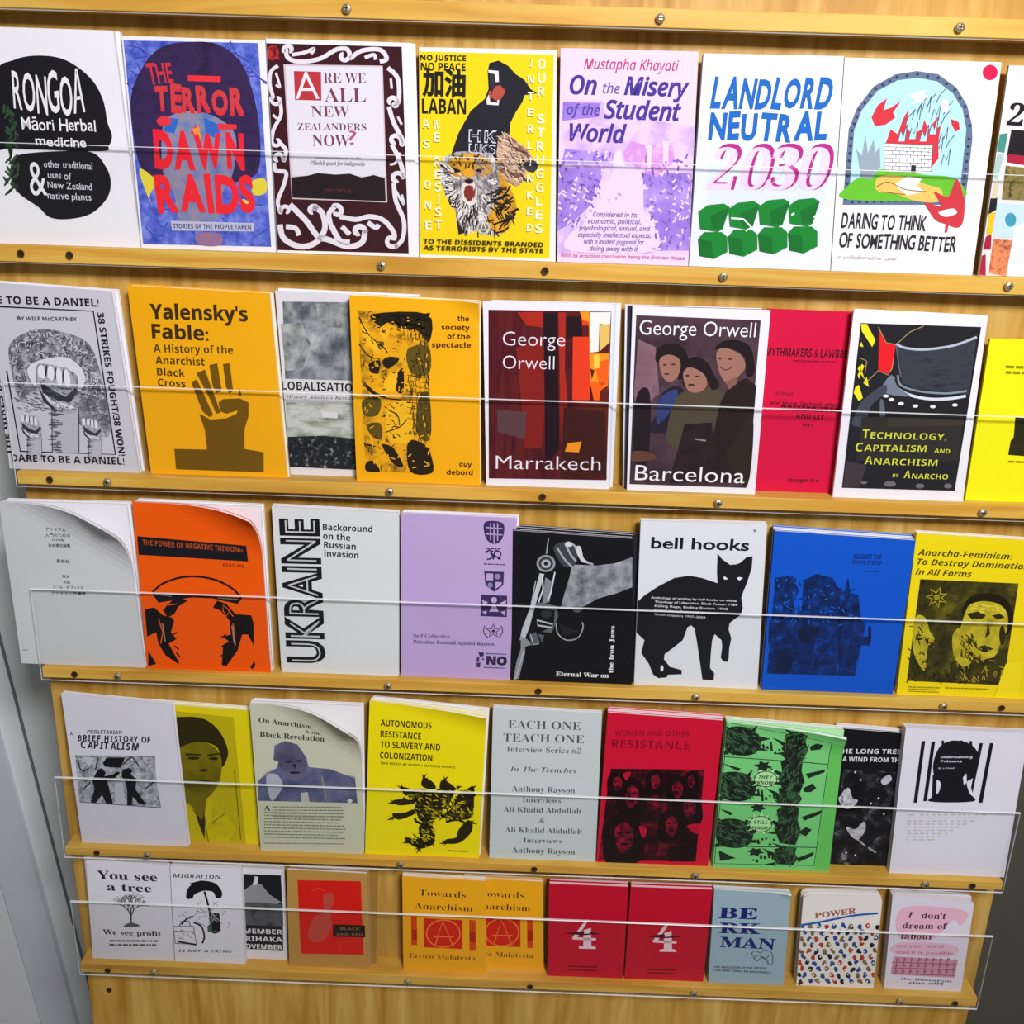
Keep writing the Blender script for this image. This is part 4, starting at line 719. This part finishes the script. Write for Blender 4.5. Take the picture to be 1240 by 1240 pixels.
B.text('#3a3a34','S','A',118,645,152,645,30); B.lines('#7f8272',160,625,515,0,4,15,6,.004,.05,2); B.lines('#7f8272',120,650,515,0,4,15,6,.02,.1,3); B.lines('#7f8272',120,710,515,0,5,15,6,.02,.08,4); B.lines('#7f8272',120,800,510,0,1,15,5,.01,.02,5)
B.done([(.0005,.001,.004,WH,'white copy behind the curled grey-green zine'),(.0025,.0015,.003,WH,'rearmost white copy of the grey-green zine')])

B = Zine(4, [(447.5,849),(589,864),(580,1037),(442,1035)], '#e8d60c', 'yellow zine with a black many-headed dragon drawing, on the fourth shelf', t=.0035, view=Z4b, y=1.011, curl=((.3,.95),.03,.05,45))
for i,(t,a,b) in enumerate((('AUTONOMOUS',683,930),('RESISTANCE',683,878),('TO SLAVERY AND',683,972),('COLONIZATION:',680,942))): B.text('#3a3208','B',t,a,236+52*i,b,250+52*i,34,.004)
B.text('#5a4e0c','B','TWO ESSAYS BY RUSSELL MAROON SHOATZ',682,420,1045,442,12)
HY='#262008'
B.poly(photo(['#1c1806','#4a4208','#8a7e0a'],90,stops=[.42,.56,.7]),[(800,555),(880,540),(960,560),(1040,545),(1010,620),(960,660),(1030,650),(1075,580),(1130,530),(1128,670),(1060,690),(960,680),(930,740),(945,800),(880,830),(830,800),(870,780),(890,720),(860,650),(850,600)],1)
B.many(HY,[[(895,485),(940,510),(950,540),(910,540),(880,520)],[(985,495),(1050,540),(1010,555),(970,540)],[(785,530),(850,550),(840,570),(800,570)],[(745,595),(830,590),(850,610),(770,620)],[(740,660),(800,655),(840,640),(850,660),(770,690)],[(1040,590),(1130,530),(1128,620),(1060,640)],[(870,720),(930,710),(945,790),(880,830),(815,800),(805,775),(870,780)],[(1060,740),(1110,690),(1128,740),(1070,800),(1000,805),(1000,785),(1050,775)],[(930,590),(980,560),(1010,580),(990,630),(950,640)]],1)
B.line(HY,12,[(860,640),(880,690),(930,680),(1000,660),(1060,620),(1110,580)],[(800,600),(850,600),(880,640)],[(1000,700),(1060,690),(1110,720)],[(940,560),(980,540),(1020,545)],[(850,680),(860,700),(920,720)],[(800,670),(840,660),(860,620)],sm=1); B.many('#a89a10',[ell(990,605,10,12),ell(905,770,12,30,.3),ell(955,655,28,7,-.2),ell(1060,620,10,20,.7)]); DR=[(800,555),(880,540),(1040,545),(1130,530),(1128,670),(1060,690),(960,680),(945,800),(880,830),(815,800),(890,720),(860,650)]
B.strokes('#c8b80e',4,90,DR,.5,30,3,.8,1); B.strokes('#17130a',5,110,DR,.2,34,4,1.2,1)
for x,y,a in ((890,490,-1),(990,500,-.8),(790,540,-2.6),(750,605,3),(745,680,2.8),(1050,535,-.3),(820,795,2.9),(870,825,2),(1000,800,3),(1125,540,-.7),(1120,700,.3),(800,585,2.6)): B.many(HY,[[(x,y-8),(x+34*math.cos(a),y+34*math.sin(a)),(x+4,y+8)],[(x-8,y),(x+26*math.cos(a+.8),y+26*math.sin(a+.8)),(x+8,y+4)],[(x,y+8),(x+26*math.cos(a-.8),y+26*math.sin(a-.8)),(x+8,y-4)]])
B.lines('#8a7e10',1010,835,1110,0,1,10,6)
B.done([(.001,.0012,.003,'#e4e2cc','pale copy behind the dragon zine'),(.003,.002,.003,WH,'rearmost white copy of the dragon zine')])

B = Zine(4, [(597,858),(729,865),(721,1042),(592.5,1038)], '#bec8c8', 'pale blue-grey zine with centred serif title Each One Teach One, on the fourth shelf', t=.004, view=Z4c)
for t,a,b,y,h,st in (('EACH ONE',145,510,172,46,'S'),('TEACH ONE',122,526,238,46,'S'),('Interview Series #2',140,512,290,32,'S'),('In The Trenches',155,488,388,30,'SI'),('Anthony Rayson',165,480,488,34,'S'),('Interviews',218,410,542,30,'S'),('Ali Khalid Abdullah',122,510,590,32,'S'),('&',300,326,644,28,'S'),('Ali Khalid Abdullah',130,515,692,32,'S'),('Interviews',222,415,744,30,'S'),('Anthony Rayson',165,480,794,34,'S')): B.text('#4e5458',st,t,a,y,b,y+(10 if b-a>300 else 5),h,-.008,cap=.68)
B.ell(K,572,90,12,5)
B.done([(.0003,.0005,.004,'#d4dadc','pale copy behind the Each One Teach One zine')])

B = Zine(4, [(736,863),(876,872.7),(857,1050.5),(722,1044)], '#c40f30', 'crimson zine with a black crowd photo, faintly titled Resistance, on the fourth shelf', t=.004, view=Z4c)
B.text('#8a0a22','B','WOMEN AND OTHER',680,208,1055,214,30,-.01); B.text('#7a0a20','B','RESISTANCE',665,270,1052,280,46,-.02)
B.poly(photo(['#17070c','#2a0810','#7a0c20','#a80f2a'],42,stops=[.36,.5,.62,.75]),[(660,375),(1128,380),(1085,838),(598,835),(640,500)])
RB='#17070c'
for x,y,k in ((720,700,1.25),(960,650,.8),(760,500,.9),(990,470,.7),(1050,560,.8),(880,430,.6),(690,440,.6),(1060,430,.5)):
    B.poly(RB,[(x-80*k,y+40*k),(x-70*k,y-40*k),(x,y-90*k),(x+60*k,y-60*k),(x+85*k,y+20*k),(x+70*k,y+110*k),(x-60*k,y+120*k)],1); B.poly(photo(['#240810','#6a0c20','#a01030'],95,stops=[.4,.52,.66]),[(x-30*k,y-20*k),(x+10*k,y-45*k),(x+40*k,y-15*k),(x+38*k,y+40*k),(x+5*k,y+80*k),(x-25*k,y+50*k)],1); B.many(RB,[ell(x-12*k,y-2*k,11*k,5*k),ell(x+22*k,y-4*k,11*k,5*k),ell(x+6*k,y+42*k,16*k,6*k)])
B.many('#b01030',[[(800,660),(840,680),(820,720)],[(1040,660),(1100,650),(1090,700)],[(720,400),(760,390),(740,430)]],1); B.poly(RB,[(960,760),(1090,750),(1085,838),(950,838)])
B.done([(.0005,.001,.004,'#ecc9d0','pink-white topped copy behind the crimson crowd zine'),(.001,.0015,.004,'#d81838','rearmost red copy of the crowd zine')])

GN='#70c474'
B = Zine(4, [(880,875),(1023,887),(1004,1054.5),(863,1048)], GN, 'light green zine with black comic explosions and bubbles, on the fourth shelf', t=.0035, view=Z4d, curl=((.3,.95),.035,.05,45), y=1.0105)
GK='#1d2a1e'; B.line(GK,3,[(100,80),(498,150),(432,630),(48,622),(100,80)],[(420,235),(480,240)],[(80,210),(430,235)],[(70,380),(470,398)],[(60,555),(440,560)])
B.poly('#62bc58',[(500,150),(552,160),(490,650),(436,640)])
r=random.Random(4)
def burst(cx,cy,rx,ry,n=13): return [(cx+rx*(1 if i%2==0 else .58)*math.cos(2*math.pi*i/(2*n)+.2)*r.uniform(.85,1.1), cy+ry*(1 if i%2==0 else .58)*math.sin(2*math.pi*i/(2*n)+.2)*r.uniform(.85,1.1)) for i in range(2*n)]
gp=photo(['#0f1510','#1d2a1e','#3c5a3c'],120,stops=[.35,.55,.72])
for q,(x,y) in enumerate(((155,150),(135,325),(125,505))):
    bl=[(x-75,y-20),(x-50,y-52),(x,y-56),(x+45,y-42),(x+72,y-5),(x+66,y+30),(x+40,y+52),(x-10,y+56),(x-60,y+40)]
    B.poly(gp,bl,1); B.strokes('#3f6a42',3,40,bl,.6,26,q,.6,1); B.many(GK,[[(x+60,y-20),(x+110,y-8),(x+62,y+4)],[(x+55,y+20),(x+105,y+38),(x+50,y+36)],[(x+30,y-40),(x+62,y-66),(x+48,y-34)],[(x-70,y-40),(x-85,y-66),(x-50,y-54)],[(x-62,y+36),(x-90,y+52),(x-50,y+52)]])
for q,(x,y,ry) in enumerate(((360,165,58),(345,280,74),(335,360,40),(330,470,80),(320,590,36))):
    bl=[(x-42,y-ry*.7),(x,y-ry),(x+44,y-ry*.8),(x+38,y-ry*.2),(x+50,y+ry*.3),(x+30,y+ry),(x-30,y+ry*.9),(x-52,y+ry*.2),(x-36,y-ry*.2)]
    B.poly(gp,bl,0); B.strokes('#3f6a42',3,34,bl,2.2,24,q+7,.7,1); B.many(GK,[[(x-40,y-10),(x-90,y-30),(x-42,y+8)],[(x-36,y+24),(x-84,y+34),(x-38,y+38)],[(x-20,y-ry*.8),(x-50,y-ry-14),(x+4,y-ry*.9)]])
B.many(GK,[[(415,170),(440,155),(465,160),(455,180),(420,185)],[(400,275),(475,258),(470,270),(410,292)],[(390,330),(425,312),(440,330),(420,345),(395,345)],[(385,440),(460,415),(455,430),(395,455)],[(370,500),(400,480),(422,490),(400,515)],[(365,600),(430,575),(425,592),(370,615)],[(70,410),(120,425),(110,435)],[(80,235),(150,255),(140,265)],[(65,570),(130,600),(70,610)]],0)
for (x,y) in ((265,175),(245,352),(230,525),(225,590)): B.line(GK,8,*[[(x-30+15*i,y+r.uniform(-25,20)),(x-26+15*i,y+r.uniform(0,30))] for i in range(6)])
for (x,y,t) in ((245,295,('THEY','KNOW')),(225,468,('STILL','HUNGRY'))):
    B.poly('#a6dc98',burst(x,y,62,48,11)); B.line(GK,3,ell(x,y,44,30,20)+[ell(x,y,44,30,20)[0]]); B.text(GK,'BI',t[0],x-28,y-2,x+26,y,15); B.text(GK,'BI',t[1],x-34,y+20,x+30,y+22,15)
B.many(GK,[burst(235,245,34,22,6),burst(215,405,30,20,6),burst(205,575,34,18,6)])
B.done([(.0003,.001,.004,'#b4e8aa','pale green copy behind the green comic zine'),(.0005,.0015,.004,'#dff0da','rearmost pale copy of the green comic zine')])

B = Zine(4, [(1018,882),(1152,893),(1136,1062),(1000,1054)], '#121216', 'black zine with white smoky figures, half behind the white prison-bars zine', y=1.0245, t=.003, view=Z4d)
B.text('#d4d4da','B',"THE LONG TREE'S",520,198,790,200,20); B.text('#d4d4da','B','A WIND FROM THE LAND',540,228,850,234,20)
B.poly(photo(['#0c0c10','#17171c','#3a3c40','#8a8c90'],55,stops=[.36,.52,.6,.7]),[(545,260),(770,270),(720,640),(492,635)]); B.many(photo(['#6a6c72','#b4b6bc','#d0d2d8'],80),[[(540,350),(565,330),(580,370),(600,380),(570,410),(535,400)],[(555,480),(590,490),(610,470),(625,460),(630,490),(600,530),(570,510)],[(525,370),(545,360),(540,400)],[(690,300),(720,280),(730,300),(700,320)]],1); B.line('#9a9ca2',6,[(640,560),(670,580)],[(630,555),(600,530)]); B.many('#d0d2d8',[ell(x,y,4,4,6) for x,y in ((590,270),(610,300),(590,590),(555,580),(680,370),(700,430),(650,390))])
B.done([(-.004,.003,.004,'#d9d9de','white-topped copy behind the black smoky zine')])

B = Zine(4, [(1097,881.5),(1246,888),(1215,1066),(1076.5,1059)], '#d6d6e0', 'thick white zine with a black silhouette behind prison bars, right end of the fourth shelf', t=.010, view=Z4d)
B.poly(K,[(890,240),(905,190),(930,160),(975,148),(1030,160),(1062,195),(1062,245),(1045,290),(1020,310),(1030,350),(1045,383),(875,383),(910,350),(918,310),(895,290)],1); B.many('#d6d6e0',[[(1005,290),(1018,275),(1020,310),(1008,320)]])
B.many(K,[[(846,150),(860,150),(828,388),(814,388)],[(884,152),(898,152),(866,382),(852,382)],[(1068,158),(1082,158),(1042,350),(1036,330)],[(1108,158),(1122,158),(1080,388),(1064,388)],[(922,148),(932,148),(934,180),(924,180)],[(958,148),(968,148),(972,175),(960,175)],[(994,148),(1004,148),(1006,175),(996,175)],[(1030,150),(1040,150),(1042,185),(1030,185)],[(888,280),(904,285),(902,380),(885,380)]])
B.text('#d6d6e0','B','Understanding',918,216,1040,216,10); B.text('#d6d6e0','B','Prisons',918,232,1000,232,9); B.text('#d6d6e0','r','by a friend',910,257,970,257,7)
r=random.Random(2); B.many('#b4b09a',[[(x,y),(x+w,y+.5),(x+w,y+4),(x,y+3.5)] for k in range(9) for x,w in [(785+q*24+r.uniform(0,8),r.uniform(8,18)) for q in range(max(3,13-k))] for y in [432+k*12]])
B.done()

# ---------------------------------------------------------------- the bottom shelf
B = Zine(5, [(104,1040),(205,1048),(211,1163),(112,1157)], '#dadae0', 'small white zine titled You see a tree, with a bare tree', t=.004, view=Z5a, curl=None)
B.text('#26262a','S','You see',240,182,540,196,50,.004,cap=.68); B.text('#26262a','S','a tree',288,240,512,250,46,.004,cap=.68); B.text('#2c2c30','S','We see profit',268,460,560,470,32,.004,cap=.68); B.lines('#55555c',300,488,545,0,2,20,9,.004,.05)
r=random.Random(7); br=[]
def tree(x,y,a,l,d):
    x2,y2=x+l*math.cos(a),y-l*math.sin(a)*.85; br.append((d,[(x,y),(x2,y2)]))
    if d<6:
        for q in (-1,1) if d else (-1,0,1): tree(x2,y2,a+q*r.uniform(.25,.55),l*r.uniform(.7,.9),d+1)
tree(408,410,1.57,50,0)
for d in range(7): B.line('#4a4a50',[9,6,4.5,3.5,2.6,2,1.6][d],*[b for k,b in br if k==d])
B.poly('#55555c',[(370,418),(400,402),(420,402),(452,416),(410,424)],1)
B.done([(-.0035,0,.004,'#cfcfd4','white copy showing its left edge behind the tree zine'),(-.0065,.0005,.003,'#d6d6da','rearmost white copy of the tree zine, farthest left')])

B = Zine(5, [(206,1049),(292,1051.5),(297,1164),(212,1162.7)], '#dcdce2', 'white zine with a black umbrella and suitcase under a migration slogan', t=.004, view=Z5a)
B.text('#2c2c32','BI','MIGRATION',618,176,858,184,22,-.01,.6); B.text('#2c2c32','BI','IS NOT A CRIME',645,548,915,552,16,0,.5)
B.poly(K,[(685,280),(690,235),(720,205),(770,192),(830,205),(862,245),(860,275),(835,278),(820,250),(790,242),(760,245),(725,262),(715,280)],1); B.poly(K,[(700,205),(760,190),(800,196),(720,218)]); B.line(K,10,[(775,245),(800,340),(812,440),(840,448),(850,430)],sm=1)
B.line('#77777e',6,[(620,420),(720,420),(735,510),(630,505),(620,420)],[(650,420),(660,395),(700,395),(705,420)],[(625,445),(725,448)]); B.line('#26262c',9,[(660,410),(690,380),(720,370)],[(720,400),(760,420),(775,470),(765,505)],[(640,495),(735,512)],sm=1); B.poly(K,[(808,350),(850,355),(858,440),(812,446)]); B.poly('#3f5a4a',[(790,420),(812,400),(815,446),(792,446)])
r=random.Random(11); B.line('#9a9aa2',4,*[[(x,y),(x+r.uniform(-25,25),y+r.uniform(8,26)),(x+r.uniform(-30,30),y+r.uniform(20,45))] for x,y in [(r.uniform(740,890),r.uniform(290,400)) for _ in range(18)]],*[[(x,y),(x+18,y+10)] for x,y in [(r.uniform(640,720),r.uniform(330,480)) for _ in range(14)]])
B.done([(0,.0005,.004,WH,'white copy behind the umbrella and suitcase zine')])

B = Zine(5, [(246,1048),(342,1051.5),(347.5,1166),(252,1162)], '#dadae0', 'white zine with a black and white volcano picture, half behind the umbrella zine', y=1.0215, t=.003, view=Z5a)
B.poly('#1d1e22',[(900,155),(1158,165),(1165,300),(1170,540),(900,530)]); B.poly('#8a8c90',[(930,270),(1000,220),(1030,205),(1060,210),(1100,260),(1160,300),(1110,320),(1050,300),(940,300)],0); B.poly('#d0d2d4',[(1015,215),(1028,175),(1020,170),(1045,172),(1040,210)]); B.poly(photo(['#2a2c30','#55585c','#44474b'],60),[(930,300),(1050,302),(1168,310),(1170,420),(930,410)])
for i,t in enumerate(('REMEMBER','PARIHAKA','5 NOVEMBER')): B.text('#d9dade','B',t,918,452+38*i,1166,460+38*i,28,.004)
B.done([(.0008,.0005,.003,WH,'white copy behind the volcano zine')])

TN='#b58a44'
B = Zine(5, [(347,1053),(444,1058),(447.5,1169),(350,1166)], TN, 'tan zine with a red square and small black tag, on the bottom shelf', t=.004, view=Z5b)
B.poly('#cf1d14',[(110,130),(390,135),(402,460),(125,455)]); B.many('#b8483a',[[(225,200),(250,185),(270,195),(272,235),(255,260),(262,330),(240,380),(200,405),(160,390),(165,330),(190,290),(225,270)]],1); B.line('#e0402c',4,[(170,180),(200,165),(230,180)],[(290,400),(300,440)],sm=1)
B.poly('#23140e',[(268,325),(408,330),(410,383),(266,380)]); B.text('#7a6248','B','BLACK',300,350,385,352,14); B.text('#7a6248','B','AND RED',282,374,398,376,14)
B.done([(.002,0,.004,'#a8803e','tan copy behind the red square zine'),(.012,0,.003,'#9a7430','rearmost brown copy of the red square zine, its right edge showing')])

GD='#e4a418'
def towards(quad, label, y, copies):
    global B
    B = Zine(5, quad, GD, label, y=y, t=.0035, view=Z5b)
    f = lambda u,v: B.fr(u,v)
    def tx(t,st,u0,v0,u1,h,m,wt=0):
        P=[((px2rinv(B,*f(u,v0)))) for u in (u0,u1)]; B.text(m,st,t,*P[0],*P[1],h,wt)
    tx('Towards','S',.2,.19,.76,34,'#4a2c10',-.012); tx('Anarchism','S',.14,.33,.84,34,'#4a2c10',-.012); tx('Errico Malatesta','S',.07,.86,.87,26,'#5c3a14',-.012)
    R_='#c8220e'; B.rect(R_,.25,.425,.715,.74); B.rect('#c8420e',.10,.41,.17,.72); B.rect('#c8420e',.80,.42,.875,.745); B.rect('#a8200c',.115,.55,.17,.66); B.rect('#a8200c',.80,.54,.875,.66)
    c=px2rinv(B,*f(.485,.58)); e=ell(c[0],c[1],74,60,30); B.line('#e8742c',6,e+[e[0]],[(c[0]-38,c[1]+58),(c[0]-2,c[1]-56),(c[0]+44,c[1]+58)],[(c[0]-44,c[1]+14),(c[0]+46,c[1]+14)])
    B.done(copies)
def px2rinv(B, x, z):                                    # cover point back to view coordinates
    d = Vector((x+B.o.x, B.y, z+B.o.z)); k = d.dot(FWD); px, py = CX+F*d.dot(RIGHT)/k, CX+F*d.dot(DOWN)/k
    return ((px-B.view[0])*B.view[2], (py-B.view[1])*B.view[2])
towards([(487,1061),(588,1067),(589,1179),(488.5,1173)], 'golden Towards Anarchism zine with red circled A, the front one of the pair', 1.012, [(0,.0008,.003,'#e6dcc0','pale copy behind the front Towards Anarchism zine')])
towards([(562,1063),(657,1068),(658,1183),(560,1178)], 'golden zine titled Towards Anarchism, the right one, tucked behind its twin', 1.0205, [(0,.0008,.003,'#e0b850','golden copy behind the tucked Towards Anarchism zine')])

CR='#b80f2a'
def four(quad, label, lab2):
    B = Zine(5, quad, CR, label, t=.005, view=Z5c, name='booklet', edge='#e0c4c8')
    c=px2rinv(B,*B.fr(.46,.52)); x,y=c
    B.many('#dcc6cc',[[(x-58,y+20),(x+10,y-70),(x+26,y-70),(x-32,y+18),(x+62,y+22),(x+60,y+34),(x-56,y+28)],[(x-2,y-18),(x+36,y-30),(x+38,y+60),(x+60,y+66),(x+60,y+76),(x-25,y+74),(x-24,y+64),(x-2,y+60)]]); B.poly('#4a0a18',[(x-100,y-2),(x-5,y-14),(x+92,y),(x-5,y+8)]); B.poly('#dcc6cc',[(x+2,y-18),(x+30,y-24),(x+30,y-2),(x+2,y)])
    c=px2rinv(B,*B.fr(.25,.89)); B.lines('#6a0a1c',c[0]+8,c[1]-6,c[0]+160,0,2,18,7,.03,.3)
    B.done([(.0004,.0005,.005,CR,lab2)])
four([(665,1070),(761,1074),(754,1190),(662.5,1186)], 'crimson A6 booklet with a pale numeral 4, the left of two alike', 'crimson copy behind the left numeral 4 booklet')
four([(764,1074),(863,1077.5),(851,1192.4),(756,1189)], 'crimson A6 booklet with a pale numeral 4, beside the blue-grey zine', 'crimson copy behind the right numeral 4 booklet')

B = Zine(5, [(865,1077.5),(958,1082.5),(949,1192),(857.5,1191)], '#93acb6', 'blue-grey zine with BERKMAN in stacked navy slab letters, on the bottom shelf', t=.0035, view=Z5c, curl=((.5,.86),.012,.02), y=1.011)
NV='#1c2468'
B.text(NV,'S','BE',908,296,1103,303,66,.012,cap=.68); B.text(NV,'S','RK',912,370,1118,376,64,.012,cap=.68); B.text(NV,'S','MAN',914,440,1190,452,64,.012,cap=.68); B.line('#a4bcc6',3,[(905,301),(1110,307)],[(912,374),(1120,380)])
B.line('#4a5c74',4,[(1070,480),(1090,460),(1120,470),(1140,455),(1175,470),(1180,520),(1160,528),(1150,500)],[(1085,500),(1110,480),(1140,500),(1165,480)],[(1075,470),(1100,510),(1130,490),(1160,520)],sm=1)
B.text('#2c3848','B','THE ABOLITION OF THE PRISON',885,545,1150,552,12); B.text('#2c3848','B','LIFE AND TIMES IN RESISTANCE',885,560,1172,574,12)
B.done([(0,.0006,.004,'#c0d0d6','pale blue copy behind the blue-grey zine')])

B = Zine(5, [(973,1084),(1069,1085),(1058,1193.6),(964.5,1191)], '#dcdad2', 'white zine titled Power with a crowd of small multicoloured figures, on the bottom shelf', t=.004, view=Z5d, rnd=.010)
r=random.Random(21)
def hexpos():
    for j in range(12):
        for i in range(12):
            yield i, j, 258+i*37+(18 if j%2 else 0)-j*2.2, 296+j*27+r.uniform(-4,4)
pos=[(i,j,x+r.uniform(-6,6),y) for i,j,x,y in hexpos() if y>268+ (600-x)*.08-8 and x<598-(y-250)*.07 and x>250-(y-290)*.06 and y<550]
for k,c in enumerate(('#2a4a9a','#1d2230','#b8402c','#35507a','#8a6a4a')):
    B.many(c,[ell(x+dx,y+dy,rx,ry,7,r.uniform(0,3)) for n,(i,j,x,y) in enumerate(pos) if (i*3+j*5+n)%5==k or r.random()<.06 for dx,dy,rx,ry in ((0,0,12,9),(r.uniform(-9,9),r.uniform(5,10),7,7))])
B.many('#ece8e0',[ell(x+r.uniform(-8,8),y+r.uniform(-8,8),4,4,6) for i,j,x,y in pos[::2]])
B.line('#2255a8',9,[(255,292),(330,280),(420,262),(500,248),(595,240)],sm=1)
B.text('#9a5a44','S','POWER',316,262,500,240,30,.01,cap=.68)
B.done([(.0005,.001,.004,'#d6d4cc','white copy behind the Power zine'),(-.0005,.0015,.003,'#dddbd4','rearmost white copy of the Power zine')])

B = Zine(5, [(1081,1084.5),(1180,1092.5),(1163,1204),(1070,1199)], '#d6d2dc', 'white zine with pink panels about not dreaming of labour, rightmost on the bottom shelf', t=.010, view=Z5d, rnd=.004)
B.poly('#deaec0',[(705,215),(980,228),(960,295),(930,270),(880,320),(830,355),(690,345)],1); B.poly('#d9b4c4',[(690,370),(930,380),(915,430),(670,420)],1); B.poly('#c48a9e',[(665,430),(948,445),(935,525),(650,510)],0)
for t,a,b,y,h in (('I',724,740,258,34),("don't",786,893,262,34),('dream of',702,898,306,32),('labour',694,838,352,34)): B.text('#44303c','S',t,a,y,b,y+4,h,.004,.35,cap=.68)
B.text('#b0607c','r','but your words',680,390,885,392,18,0,.4); B.text('#b0607c','r','make it possible',675,416,925,424,18,0,.4)
B.line('#8a5068',3,*[[(655+2*k,455+25*k),(940-4*k,465+25*k)] for k in range(3)],*[[(680+32*i,434),(668+32*i,512)] for i in range(9)]); B.many('#9a5c74',[ell(682+32*i-4*k,444+26*k,7,6,6) for i in range(8) for k in range(3)])
B.text('#5c4854','S','the liberation',695,532,918,544,12); B.text('#5c4854','S','zine #01',728,550,885,556,14,0,.3)
B.done([(.0012,.0008,.004,'#dcd8e2','white copy behind the labour zine')])

bpy.data.objects.remove(FO); bpy.data.curves.remove(FC)
